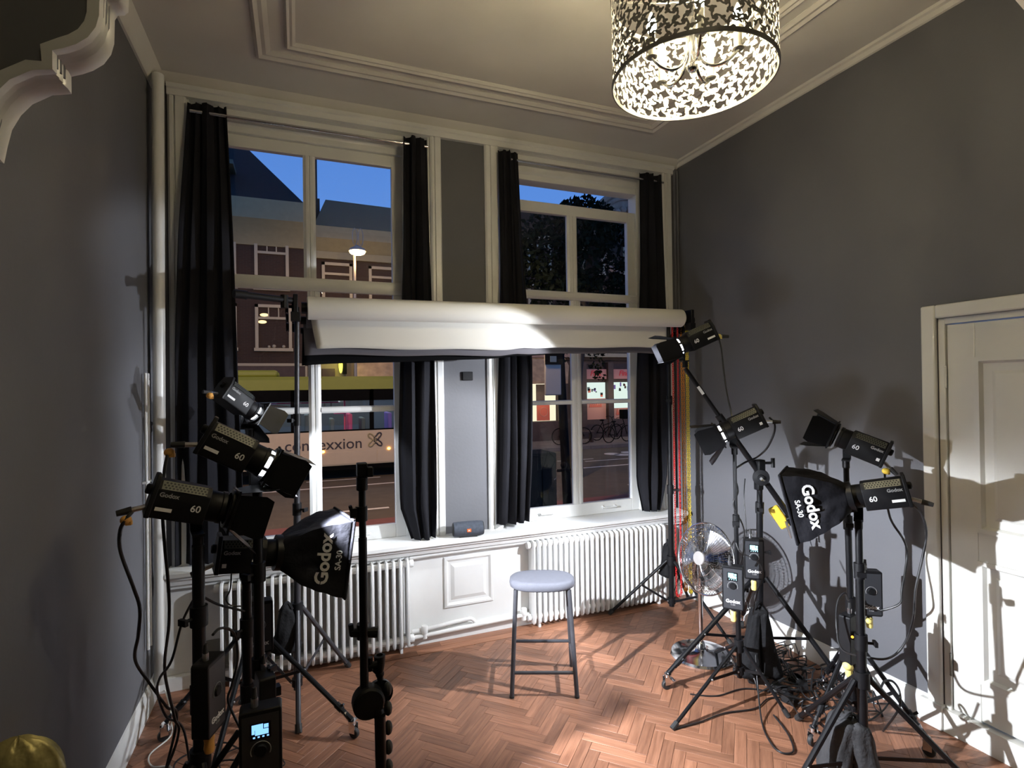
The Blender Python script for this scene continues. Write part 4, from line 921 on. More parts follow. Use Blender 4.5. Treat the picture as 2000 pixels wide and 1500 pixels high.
# ------------------------------------------------------------------ heavy stand arm with knuckle, front left of centre
ar = thing('grip_arm', 'black grip stand with a disc knuckle, standing upright in front of the left radiator', 'light stand', ((0.216, 1.663, 0.583)[0], (0.216, 1.663, 0.583)[1], 0))
DA = 1.62
P_ = lambda a: Vector(a)
m0 = P_((0.176, 1.674, 1.448)); m1 = P_((0.174, 1.658, 0.767))
obj('upper_pole', M().tube(m1, m0, 0.0105, n=14).tube(m1, m1+(m0-m1)*0.72, 0.0125, n=14), MT['black'], ar)
hd_ = M().cbox(m0+V(0, 0, 0.012), (0.030, 0.034, 0.040)); hd_.cbox(m0+V(0.022, -0.01, 0.005), (0.018, 0.02, 0.03)); hd_.tube(m0+V(0, 0, -0.05), m0+V(0, 0, -0.01), 0.017, n=12)
obj('pole_head', hd_, MT['plastic'], ar, bevel=0.003)
for q, nm in ((P_((0.174, 1.676, 1.329)), 'collar'), (P_((0.173, 1.678, 0.978)), 'tee_handle'), (P_((0.180, 1.665, 0.879)), 'side_knob')):
    k = M().tube(q+V(0, 0, -0.022), q+V(0, 0, 0.022), 0.0175, n=12)
    if nm == 'collar': k.cbox(q+V(-0.024, -0.008, 0.006), (0.02, 0.02, 0.028)); k.tube(q+V(-0.03, -0.01, 0.012), q+V(-0.034, -0.012, 0.028), 0.006, n=6)
    if nm == 'tee_handle':
        k.tube(q+V(-0.034, 0, 0.0), q+V(0.042, -0.012, -0.006), 0.012, 0.016, n=10); k.tube(q+V(-0.030, 0, -0.008), q+V(-0.034, 0, 0.026), 0.008, n=8)
    if nm == 'side_knob': k = M().tube(q, q+V(0.032, -0.004, 0), 0.010, n=8).tube(q+V(0.012, -0.002, -0.016), q+V(0.012, -0.002, 0.024), 0.008, n=8)
    obj(nm, k, MT['plastic'], ar)
kd = P_((0.196, 1.649, 0.779)); ca_ = Vector((0.06, -1, 0)).normalized(); Rk = Matrix((ca_.cross(V(0,0,1)).normalized(), V(0,0,1), ca_)).transposed()
obj('knuckle_disc', M().lathe([(0.01, -0.03), (0.044, -0.028), (0.046, -0.02), (0.046, 0.012), (0.040, 0.018), (0.012, 0.02)], 28, kd+V(-0.012, 0, 0), Rk), MT['plastic'], ar)
obj('knuckle_disc', M().lathe([(0.01, -0.012), (0.038, -0.010), (0.040, 0.006), (0.015, 0.010)], 28, kd+V(0.024, 0.03, 0.004), Rk), MT['black'], ar)
s0 = P_((0.227, 1.679, 0.767)); s1 = P_((0.222, 1.681, 0.836))
obj('spigot_rod', M().tube(s0, s1, 0.0095, n=12), MT['black'], ar)
sk = M().lathe([(0.010, -0.006), (0.013, 0.0), (0.013, 0.006), (0.011, 0.010), (0.015, 0.030), (0.017, 0.045), (0.017, 0.058), (0.010, 0.060), (0.009, 0.045)], 18, s1)
sk.tube(s1+V(-0.028, 0, 0.034), s1, 0.008, n=8)
obj('spigot_socket', sk, MT['plastic'], ar)
l0 = P_((0.210, 1.644, 0.715)); lx, ly = (0.221, 1.662, 0.583)[:2]
obj('lower_pole', M().tube((lx, ly, 0.36), l0+V(0.006, 0, 0.02), 0.0165, n=14).tube(l0+V(0.006,0,0.02), kd+V(0, 0.01, -0.01), 0.016, 0.030, n=14), MT['black'], ar)
for k in range(6):
    z = 0.80-0.058*k; obj('grip_rib', M().sphere((lx+0.021, ly-0.002, z), 0.017, 10, 8, (0.75, 0.9, 1.25)), MT['rubber'], ar)
obj('leg_hub', M().tube((lx, ly, 0.34), (lx, ly, 0.44), 0.026, n=14), MT['plastic'], ar)
for a in (200, 320, 80):
    d = V(math.cos(math.radians(a)), math.sin(math.radians(a)), 0)
    obj('leg', M().path([V(lx, ly, 0.40)+d*0.02, V(lx, ly, 0.36)+d*0.10, V(lx, ly, 0.05)+d*0.36, V(lx, ly, 0.014)+d*0.42], 0.0125, 10), MT['black'], ar)

# ------------------------------------------------------------------ pedestal fan
def build_fan():
    base = V(2.335, 2.745, 0); c = Vector((2.336, 2.696, 0.621)); nrm = V(-0.955, -0.12, 0.20).normalized()
    t = thing('pedestal_fan', 'chrome pedestal fan with a round wire cage beside the right stands', 'fan', base)
    obj('base_plate', M().lathe([(0.185, 0), (0.187, 0.008), (0.178, 0.02), (0.12, 0.030), (0.055, 0.036), (0.035, 0.050), (0.024, 0.085), (0.018, 0.09)], 48, base), MT['chrome'], t)
    obj('pole', M().tube(base+V(0,0,0.06), V(base.x, base.y, c.z-0.06), 0.0145, n=16), MT['chrome'], t)
    back = c-nrm*0.10
    Rn = Matrix((V(0,0,1).cross(nrm).normalized(), nrm.cross(V(0,0,1).cross(nrm).normalized()), nrm)).transposed()
    mo = M().lathe([(0.02, -0.13), (0.055, -0.12), (0.062, -0.06), (0.055, -0.01), (0.02, 0.0)], 24, back+nrm*0.03, Rn); mo.tube(V(base.x, base.y, c.z-0.14), back-nrm*0.03, 0.022, n=12)
    obj('motor', mo, MT['plastic'], t)
    RR = 0.212
    def cage(sgn, depth, nsp, nm):
        mb = M()
        for k in range(nsp):
            a = 2*PI*k/nsp; da = 0.35*sgn
            pts = [c+Rn @ V(r*math.cos(a+da*(r/RR)), r*math.sin(a+da*(r/RR)), sgn*depth*(1-(r/RR)**3)) for r in (0.04, 0.08, 0.13, 0.17, 0.195, RR)]
            mb.path(pts, 0.0011, 4)
        for r in (0.045, 0.075, 0.105, 0.135, 0.165, 0.19):
            mb.ring(c+nrm*sgn*depth*(1-(r/RR)**3), r, 0.0011, nrm, 40, 4)
        obj(nm, mb, MT['chrome'], t, kind='stuff')
    cage(1, 0.055, 72, 'front_cage'); cage(-1, 0.075, 60, 'rear_cage')
    obj('cage_rim', M().ring(c, RR+0.002, 0.005, nrm, 56, 8), MT['chrome'], t)
    obj('centre_cap', M().lathe([(0.042, 0.0), (0.040, 0.008), (0.02, 0.013), (0.0, 0.014)], 28, c+nrm*0.052, Rn, cap=False), mat('brushed_cap', (0.30, 0.28, 0.27), 0.4, var=0.04), t)
    for k in range(3):
        a0 = math.radians(62+120*k); mb = M()
        def fn(u, v):
            r = 0.035+0.150*v; a = a0+(u-0.5)*1.15*(0.55+0.75*v-0.45*v*v); z = -0.02+(u-0.5)*0.05
            return c+Rn @ V(r*math.cos(a), r*math.sin(a), z)
        bo = obj('blade', mb.grid(fn, 10, 10), MT['alu'], t, smooth=180)
        sd = bo.modifiers.new('t', 'SOLIDIFY'); sd.thickness = 0.0015
build_fan()

# ------------------------------------------------------------------ stool
def build_stool():
    ux = V(0.327, -0.138, 0).normalized(); uy = V(0.138, 0.327, 0).normalized()
    ctr = (V(1.074, 2.781, 0)+V(1.401, 2.643, 0))/2+uy*0.165
    t = thing('bar_stool', 'low stool with grey oval seat and dark metal legs standing on the open floor', 'stool', ctr)
    Z1 = 0.604; mb = M(); rings = []
    for e_, z in ((0.80, -0.052), (0.93, -0.050), (0.985, -0.042), (1.0, -0.026), (0.985, -0.010), (0.93, -0.002), (0.80, 0.0), (0.4, 0.003)):
        ring = []
        for k in range(48):
            a = 2*PI*k/48; ex = 0.78
            x = math.copysign(abs(math.cos(a))**ex, math.cos(a))*0.188; y = math.copysign(abs(math.sin(a))**ex, math.sin(a))*0.125
            ring.append(ctr+ux*(x*(e_ if e_ > 0.5 else e_))+uy*(y*e_)+V(0, 0, Z1+z))
        rings.append(ring)
    n = 48; vs = [p for r in rings for p in r]
    fs = [(i*n+j, i*n+(j+1) % n, (i+1)*n+(j+1) % n, (i+1)*n+j) for i in range(len(rings)-1) for j in range(n)]+[tuple(range(n-1, -1, -1)), tuple(range((len(rings)-1)*n, len(rings)*n))]
    obj('seat', mb.add(vs, fs), MT['seat'], t, smooth=70)
    tops = {}; feet = {}
    for sx in (-1, 1):
        for sy in (-1, 1):
            tp = ctr+ux*sx*0.150+uy*sy*0.075+V(0,0,Z1-0.05); ft = ctr+ux*sx*0.178+uy*sy*0.168
            tops[sx, sy] = tp; feet[sx, sy] = ft
            l = obj('leg', M().tube(tp, ft+V(0,0,0.006), 0.0125, n=12), MT['stoolleg'], t)
            obj('foot_cap', M().tube(ft+V(0,0,0.0), ft+V(0,0,0.012), 0.0135, n=12), MT['rubber'], l)
    def on(sx, sy, z): a, b = tops[sx, sy], feet[sx, sy]; return a+(b-a)*((a.z-z)/(a.z-b.z))
    for sy, z in ((-1, 0.125), (1, 0.165)): obj('rung', M().tube(on(-1, sy, z), on(1, sy, z), 0.0095, n=10), MT['stoolleg'], t)
    for sx in (-1, 1): obj('rung', M().tube(on(sx, -1, 0.145), on(sx, 1, 0.145), 0.0095, n=10), MT['stoolleg'], t)
build_stool()

# ------------------------------------------------------------------ portable speaker on the sill
def build_speaker():
    a = V(0.957, 3.525, 0.752); b = V(1.155, 3.50, 0.752); d = (b-a).normalized(); c = (a+b)/2; R = frame(d)
    t = thing('portable_speaker', 'small blue-grey barrel speaker standing on the sill below the grey pier', 'speaker', (c.x, c.y, 0.70), R)
    RX = Matrix((V(0,1,0), V(0,0,1), V(1,0,0))).transposed(); o = V(0, 0, 0.052)
    obj('body', M().lathe([(0.040, -0.100), (0.046, -0.098), (0.049, -0.07), (0.050, 0.0), (0.049, 0.07), (0.046, 0.098), (0.040, 0.100)], 32, o, RX), MT['speaker'], t, True)
    for s_ in (-1, 1): obj('end_ring', M().lathe([(0.036, s_*0.100-0.004), (0.043, s_*0.100-0.002), (0.043, s_*0.100+0.004), (0.030, s_*0.100+0.004), (0.028, s_*0.100)], 28, o, RX, cap=True), MT['rubber'], t, True)
    obj('base_foot', M().box((-0.06, -0.022, 0.0), (0.06, 0.022, 0.012)), MT['rubber'], t, True)
    bg_ = obj('badge', M().cbox(o+V(0, -0.0495, 0), (0.026, 0.004, 0.020)), mat('orange_badge', (0.75, 0.12, 0.02), 0.4, emit=(0.9, 0.15, 0.02), estr=0.25), t, True)
    lettering('JBL', 0.011, MT['print_'], bg_, o+V(0, -0.052, 0), (1, 0, 0), (0, 0, 1), 0.03)
build_speaker()

# ------------------------------------------------------------------ gold velvet chair back in the near corner
def build_gold():
    c = V(*(-0.559, 1.463, 0.871)); t = thing('velvet_chair', 'gold crushed-velvet chair back peeking in at the bottom left corner', 'chair', (c.x, c.y, 0))
    def fn(u, v):
        a = 2*PI*u; p = PI*v; k = 1+0.03*math.sin(9*a+6*v)+0.025*math.sin(17*a-8*v)
        return c+V(0.082*math.sin(p)*math.cos(a)*k, 0.035*math.sin(p)*math.sin(a)*k, -0.10*math.cos(p)*k)
    obj('backrest', M().grid(fn, 44, 26, True), MT['gold'], t, smooth=180)
    obj('seat', M().lathe([(0.12, 0), (0.15, 0.02), (0.155, 0.06), (0.13, 0.09)], 28, c+V(0.0, -0.12, -0.28)), MT['gold'], t)
    obj('back_post', M().tube(c+V(0, 0, -0.24), c+V(0, 0, -0.06), 0.014, n=10), MT['black'], t)
    for a in (45, 135, 225, 315):
        q = c+V(0.11*math.cos(math.radians(a)), -0.12+0.11*math.sin(math.radians(a)), -0.28)
        obj('leg', M().tube(q, V(q.x*1.0, q.y, 0.0), 0.012, 0.009, n=10), MT['black'], t)
build_gold()

# ------------------------------------------------------------------ chandelier: laser-cut drum shade around five candle arms
def drum_mesh(r, h, nt_=620, nz=210):
    rng = np.random.RandomState(11); C_ = 2*PI*r; TH, ZZ = np.meshgrid(np.linspace(0, C_, nt_+1), np.linspace(0, h, nz+1)); dist = np.full(TH.shape, 9.0)
    def stroke(pts, wd):
        nonlocal dist
        P = np.array(pts); xm, xM_ = P[:, 0].min()-0.012, P[:, 0].max()+0.012; zm, zM = P[:, 1].min()-0.012, P[:, 1].max()+0.012
        for off in (-C_, 0, C_):
            if xM_+off < 0 or xm+off > C_: continue
            ix = slice(max(0, int((xm+off)/C_*nt_)), min(nt_+1, int((xM_+off)/C_*nt_)+2)); iz = slice(max(0, int(zm/h*nz)), min(nz+1, int(zM/h*nz)+2))
            X = TH[iz, ix]-off; Z = ZZ[iz, ix]
            if X.size == 0: continue
            for i in range(len(P)-1):
                a, b = P[i], P[i+1]; d = b-a; t = np.clip(((X-a[0])*d[0]+(Z-a[1])*d[1])/(d@d+1e-12), 0, 1)
                q = np.hypot(X-a[0]-t*d[0], Z-a[1]-t*d[1])-wd*(1-0.35*(i+t)/len(P)); dist[iz, ix] = np.minimum(dist[iz, ix], q)
    cell = 0.043; nc = int(round(C_/cell)); cell = C_/nc; nr = int(h/cell)+1
    for j in range(nr+1):
        for i in range(nc):
            cx = (i+0.5*(j % 2)+rng.uniform(-.16, .16))*cell; cz = j*cell*0.86+rng.uniform(-.1, .1)*cell; s0_ = rng.choice([-1, 1]); a0 = rng.uniform(0, 2*PI)
            for k in range(3):
                aa = a0+k*2*PI/3; pts = []
                for q in range(15):
                    u = q/14; rr = cell*(0.10+0.52*u); an = aa+s0_*(2.9*(1-u)+1.4*u*u); pts.append((cx+rr*math.cos(an), cz+rr*math.sin(an)))
                stroke(pts[::-1], 0.0037)
                e_ = pts[0]; stroke([e_, (e_[0]+0.001, e_[1]+0.001)], 0.0056)
                m_ = pts[9]; stroke([m_, (m_[0]+cell*0.16*math.cos(aa+s0_*2.2), m_[1]+cell*0.16*math.sin(aa+s0_*2.2))], 0.0050)
    dist = np.minimum(dist, np.minimum(ZZ, h-ZZ)-0.006)
    dist[:, -1] = dist[:, 0]
    vs = []; fs = []; cache = {}
    def vert(key, x, z):
        if key not in cache:
            cache[key] = len(vs); a = x/r; vs.append((r*math.cos(a), r*math.sin(a), z))
        return cache[key]
    D = dist; inn = D < 0; hx = C_/nt_; hz = h/nz
    for j in range(nz):
        for i in range(nt_):
            cs = ((j, i), (j, i+1), (j+1, i+1), (j+1, i)); s_ = [inn[c] for c in cs]
            if not any(s_): continue
            poly = []
            for k in range(4):
                a = cs[k]; b = cs[(k+1) % 4]
                if s_[k]: poly.append(vert((a[0], a[1] % nt_, 'v'), a[1]*hx, a[0]*hz))
                if s_[k] != s_[(k+1) % 4]:
                    t = D[a]/(D[a]-D[b]); key = (min(a, b)[0], min(a, b)[1], max(a, b)[0], max(a, b)[1])
                    key = (key[0], key[1] % nt_ if key[1] == key[3] else key[1], key[2], key[3] % nt_ if key[1] == key[3] else key[3])
                    poly.append(vert(key, (a[1]+(b[1]-a[1])*t)*hx, (a[0]+(b[0]-a[0])*t)*hz))
            if len(poly) >= 3: fs.append(tuple(poly))
    mb = M(); mb.v = vs; mb.f = fs; return mb

def build_chandelier(label, c, zb):
    r, h = 0.249, 0.285
    t = thing('chandelier', label, 'chandelier', (c[0], c[1], zb), group='drum chandeliers')
    obj('drum_shade', drum_mesh(r, h), MT['lampmetal'], t, True, smooth=60)
    for z in (0.0, h):
        obj('shade_rim', M().lathe([(r+0.002, z-0.004), (r+0.003, z+0.008), (r-0.002, z+0.008), (r-0.002, z-0.004), (r+0.002, z-0.004)], 96, cap=False), MT['lampmetal'], t, True)
    for k in range(3):
        a = 2*PI*k/3+0.6; obj('shade_spoke', M().tube((0, 0, h-0.035), (r, r*0, h-0.035) if False else (r*math.cos(a), r*math.sin(a), h-0.02), 0.003, n=6), MT['chrome'], t, True)
    obj('stem', M().tube((0, 0, 0.05), (0, 0, ZC-zb-0.04), 0.007, n=12).sphere((0, 0, 0.045), 0.018, 14, 10).lathe([(0.016, 0.15), (0.02, 0.17), (0.012, 0.2)], 14), MT['chrome'], t, True)
    obj('ceiling_cup', M().lathe([(0.02, 0), (0.05, 0.012), (0.06, 0.035), (0.06, 0.04)], 24, (0, 0, ZC-zb-0.04)), MT['chrome'], t, True)
    for k in range(5):
        a = 2*PI*k/5+0.42; ca_, sa_ = math.cos(a), math.sin(a); Ra = 0.135
        pr_ = [(0.012, 0.17), (0.018, 0.09), (0.04, 0.045), (0.075, 0.030), (0.108, 0.038), (Ra, 0.062)]
        obj('arm', M().path(spline([(x*ca_, x*sa_, z) for x, z in pr_], 6), 0.0052, 8), MT['chrome'], t, True)
        ho = M().lathe([(0.014, 0.060), (0.018, 0.063), (0.018, 0.066), (0.0115, 0.068), (0.0115, 0.135), (0.010, 0.137)], 16, (Ra*ca_, Ra*sa_, 0))
        obj('candle_sleeve', ho, MT['lampmetal'], t, True)
        bl = M().lathe([(0.008, 0.0), (0.012, 0.008), (0.0155, 0.02), (0.0145, 0.032), (0.009, 0.05), (0.003, 0.064), (0.0005, 0.068)], 16, (Ra*ca_, Ra*sa_, 0.137))
        obj('candle_bulb', bl, MT['bulb'], t, True)
    return t
ch = build_chandelier('drum chandelier of cut scrollwork metal hanging from the ceiling, candle bulbs lit', (1.175, 1.379, 2.662)[:2], (1.175, 1.379, 2.662)[2])
ch2 = copy_tree(ch)
dim_bulb = [o_ for o_ in ch2.children if o_.name.startswith('candle_bulb')][0].data.copy(); dim_bulb.materials[0] = mat_emit('candle_bulb_dimmed', (1.0, 0.84, 0.52), E_BULB*0.9)
for o_ in ch2.children:
    if o_.name.startswith('candle_bulb'): o_.data = dim_bulb
    
ch2.location = (0.19, -0.35, 2.86); ch2['label'] = 'second drum chandelier in the adjoining room, seen reflected in the left window'

for x_, lb in ((2.866, 'thin grey conduit in the right corner, nearer the window'), (2.896, 'thin grey conduit in the right corner, nearer the wall')):
    tag(obj('wall_conduit', M().path([(x_, 3.60, 0.15), (x_, 3.60, 3.44)], 0.009, 8), MT['wall']), lb, 'pipe')
# small fittings on the pier
wo = M().cbox((1.10, 3.622, 1.78), (0.075, 0.02, 0.06)); tag(obj('wall_socket', wo, MT['plastic'], bevel=0.004), 'dark double socket on the grey pier just below the paper backdrop', 'socket')

# ------------------------------------------------------------------ cables
GC = 'black lamp cables'
cable([(-0.463, 1.928, 1.343), (-0.479, 1.912, 1.320), (-0.492, 1.918, 1.287), (-0.496, 1.941, 1.221), (-0.472, 1.975, 1.099), (-0.467, 2.017, 1.020), (-0.489, 2.091, 0.913), (-0.522, 2.191, 0.791), (-0.506, 2.304, 0.653), (-0.474, 2.399, 0.511), (-0.460, 2.502, 0.392), (-0.52, 2.45, 0.012), (-0.30, 2.2, 0.010)], 'black cable looping down from the taped plug of the lowest left lamp', 0.0052, group=GC)
cable([(-0.398, 2.073, 1.497), (-0.407, 2.066, 1.442), (-0.412, 2.058, 1.327), (-0.407, 2.057, 1.211), (-0.405, 2.100, 1.047), (-0.419, 2.171, 0.902), (-0.455, 2.283, 0.698), (-0.447, 2.389, 0.472), (-0.459, 2.491, 0.317), (-0.55, 2.30, 0.012), (-0.2, 2.1, 0.01)], 'black cable falling straight from the orange plug of the big left lamp', 0.0052, group=GC)
cable([(-0.329, 2.135, 1.006), (-0.372, 2.131, 0.919), (-0.403, 2.122, 0.799), (-0.460, 2.231, 0.697), (-0.487, 2.328, 0.599), (-0.486, 2.458, 0.442), (-0.442, 2.549, 0.319), (-0.40, 2.5, 0.012)], 'black cable running from the leftmost stand head to the floor', 0.0045, group=GC)
cable([(-0.313, 2.107, 1.008), (-0.269, 2.154, 0.954), (-0.212, 2.186, 0.915), (-0.187, 2.197, 0.899)], 'short black cable slung between the leftmost stand and the next one', 0.0045, group=GC)
cable([(-0.234, 2.247, 1.037), (-0.236, 2.227, 0.978), (-0.248, 2.210, 0.949), (-0.234, 2.205, 0.926), (-0.202, 2.214, 0.914)], 'thin black cable below the left softbox lamp', 0.003, group=GC)
cable([(-0.255, 1.934, 0.937), (-0.245, 1.994, 0.929), (-0.227, 2.073, 0.894), (-0.211, 2.132, 0.837), (-0.209, 2.164, 0.741), (-0.230, 2.173, 0.650), (-0.240, 2.166, 0.601), (-0.200, 2.151, 0.501)], 'arched black cable above the edge-on control box', 0.0045, group=GC)
cable([(2.297, 2.509, 1.977), (2.306, 2.496, 1.910), (2.301, 2.477, 1.789), (2.282, 2.431, 1.641), (2.273, 2.393, 1.541), (2.253, 2.358, 1.471)], 'black cable hanging from the boom-tip lamp', 0.0048, group=GC)
cable([(2.310, 2.163, 1.521), (2.335, 2.153, 1.491), (2.342, 2.161, 1.439), (2.346, 2.214, 1.352), (2.397, 2.334, 1.286), (2.297, 2.320, 1.265), (2.216, 2.309, 1.238)], 'black cable curving from the lamp under the boom tip back to its stand', 0.0055, group=GC)
cable([(2.593, 1.751, 1.280), (2.594, 1.751, 1.215), (2.633, 1.758, 1.051), (2.714, 1.748, 0.934), (2.771, 1.770, 0.846), (2.705, 1.754, 0.699), (2.690, 1.760, 0.625), (2.643, 1.843, 0.562)], 'black cable dropping from the upper unlit right lamp to a control box', 0.005, group=GC)
cable([(2.358, 1.479, 1.192), (2.391, 1.467, 1.150), (2.408, 1.460, 1.075), (2.405, 1.473, 0.977), (2.385, 1.492, 0.836), (2.384, 1.504, 0.703), (2.378, 1.540, 0.582), (2.337, 1.578, 0.517), (2.294, 1.638, 0.502), (2.265, 1.735, 0.500), (2.280, 1.772, 0.593), (2.304, 1.783, 0.690), (2.335, 1.771, 0.730), (2.348, 1.766, 0.696)], 'long black cable sweeping from the right softbox lamp down to the edge-on control box', 0.0048, group=GC)
cable([(2.110, 2.203, 0.874), (2.114, 2.180, 0.832), (2.155, 2.164, 0.810), (2.204, 2.145, 0.773), (2.255, 2.168, 0.692), (2.239, 2.196, 0.591), (2.234, 2.221, 0.475)], 'thin black cable arching over the nearer control box', 0.0028, group=GC)
cable([(2.163, 2.266, 1.220), (2.185, 2.258, 1.124), (2.152, 2.261, 1.059), (2.209, 2.250, 0.932), (2.225, 2.265, 0.817), (2.221, 2.289, 0.728)], 'black cable twisted round the thin right stand', 0.004, group=GC)
cable([(2.418, 2.445, 1.147), (2.381, 2.417, 1.051), (2.359, 2.384, 0.914), (2.338, 2.360, 0.835)], 'thin black cable hanging under the boom pivot', 0.003, group=GC)
cable([(2.28, 2.25, 0.24), (2.24, 2.20, 0.10), (2.14, 2.08, 0.010), (2.06, 1.96, 0.008), (2.04, 1.88, 0.008), (2.10, 1.86, 0.008), (2.18, 1.96, 0.008), (2.24, 2.10, 0.008)], 'black cable making a loop on the parquet in front of the thin right stand', 0.0042, group=GC)
cable([(1.715, 2.205, 0.007), (1.86, 2.20, 0.008), (2.02, 2.21, 0.008), (2.2, 2.18, 0.008), (2.34, 2.22, 0.008), (2.5, 2.18, 0.010), (2.6, 2.3, 0.010)], 'brown-black cable lying from the nearest stand foot across to the cable heap', 0.0036, group=GC)
cable([(1.98, 2.42, 0.006), (2.10, 2.35, 0.006), (2.30, 2.34, 0.008), (2.46, 2.20, 0.008)], 'black cable on the floor behind the thin right stand', 0.0036, group=GC)
cable([(2.322, 1.670, 0.446), (2.423, 1.685, 0.315), (2.502, 1.707, 0.321), (2.539, 1.693, 0.316), (2.544, 1.669, 0.280), (2.519, 1.658, 0.215), (2.62, 1.80, 0.008)], 'black cable hooping up beside the right skirting board', 0.0052, group=GC)
tangle = M(); rg = random.Random(5)
for k in range(34):
    cx, cy = rg.uniform(2.38, 2.82), rg.uniform(1.95, 2.55); R0 = rg.uniform(0.05, 0.15); z = rg.uniform(0.008, 0.07); a0 = rg.uniform(0, 6); n_ = 16
    pts = [(min(2.88, cx+R0*(1+0.3*math.sin(2*a+k))*math.cos(a)+0.03*math.sin(3*a)), cy+R0*0.9*math.sin(a)+0.02*math.cos(2*a+k), max(0.006, z+0.035*math.sin(2*a+k))) for a in [a0+2*PI*q/n_*rg.uniform(0.75, 1.05) for q in range(n_)]]
    tangle.path(spline(pts, 3), rg.choice((0.003, 0.0038, 0.0045)), 5)
for k in range(9):
    x, y = rg.uniform(2.35, 2.75), rg.uniform(2.0, 2.5); tangle.cbox((x, y, 0.025), (0.07, 0.045, 0.035), Matrix.Rotation(rg.uniform(0, 3), 3, 'Z'))
tg = tag(obj('cable_tangle', tangle, MT['cable'], smooth=60), 'heap of tangled black cables on the floor along the right wall', 'cables', kind='stuff')
tl = M()
for k in range(12):
    cx, cy = rg.uniform(-0.60, -0.15), rg.uniform(2.3, 2.85); R0 = rg.uniform(0.06, 0.16); a0 = rg.uniform(0, 6)
    pts = [(max(-0.72, cx+R0*(1+0.3*math.sin(2*a+k))*math.cos(a)), cy+R0*math.sin(a), 0.007+0.012*abs(math.sin(2*a+k))) for a in [a0+2*PI*q/14*0.9 for q in range(14)]]
    tl.path(spline(pts, 3), rg.choice((0.003, 0.004)), 5)
tag(obj('cable_tangle', tl, MT['cable'], smooth=60), 'loose coils of black cable on the floor around the left stands', 'cables', kind='stuff')
cable([(-0.749, 3.708, 0.000), (-0.64, 3.32, 0.05), (-0.62, 3.24, 0.02), (-0.60, 3.12, 0.006), (-0.66, 3.0, 0.006), (-0.63, 2.90, 0.006), (-0.55, 2.86, 0.006), (-0.60, 2.76, 0.006), (-0.66, 2.66, 0.006), (-0.55, 2.55, 0.006)], 'white cable lying along the left skirting board', 0.0035, MT['whitecable'], name='extension_cable')
# taped plugs: coloured tape balls around the cable joints
for p, r_, m_, lb in (((-0.395, 2.082, 1.500), 0.0165, 'orange', 'orange tape wrapped round the cable of the big left lamp'), ((-0.478, 1.923, 1.321), 0.0155, 'orange', 'orange tape wrapped round the cable of the lowest left lamp'),
                      ((-0.406, 3.064, 1.678), 0.017, 'orange', 'pale orange tape at the rear of the topmost left lamp'), ((2.300, 2.508, 1.980), 0.016, 'paleyellow', 'yellow tape on the cable of the boom-tip lamp'),
                      ((2.592, 1.746, 1.276), 0.0165, 'yellow', 'yellow tape on the cable of the unlit right lamp'), ((2.344, 1.769, 0.394), 0.022, 'paleyellow', 'yellow tape under the edge-on control box at the right'), ((2.612, 1.856, 0.519), 0.015, 'paleyellow', 'yellow tape behind the thick right stand')):
    mb = M().sphere(p, r_, 12, 9, (1, 1, 0.9)); mb.cbox(Vector(p)+V(r_*0.5, 0, -r_*0.6), (r_*0.9, r_*1.2, r_*0.7))
    tag(obj('tape_wrap', mb, MT[m_], smooth=50), lb, 'tape')

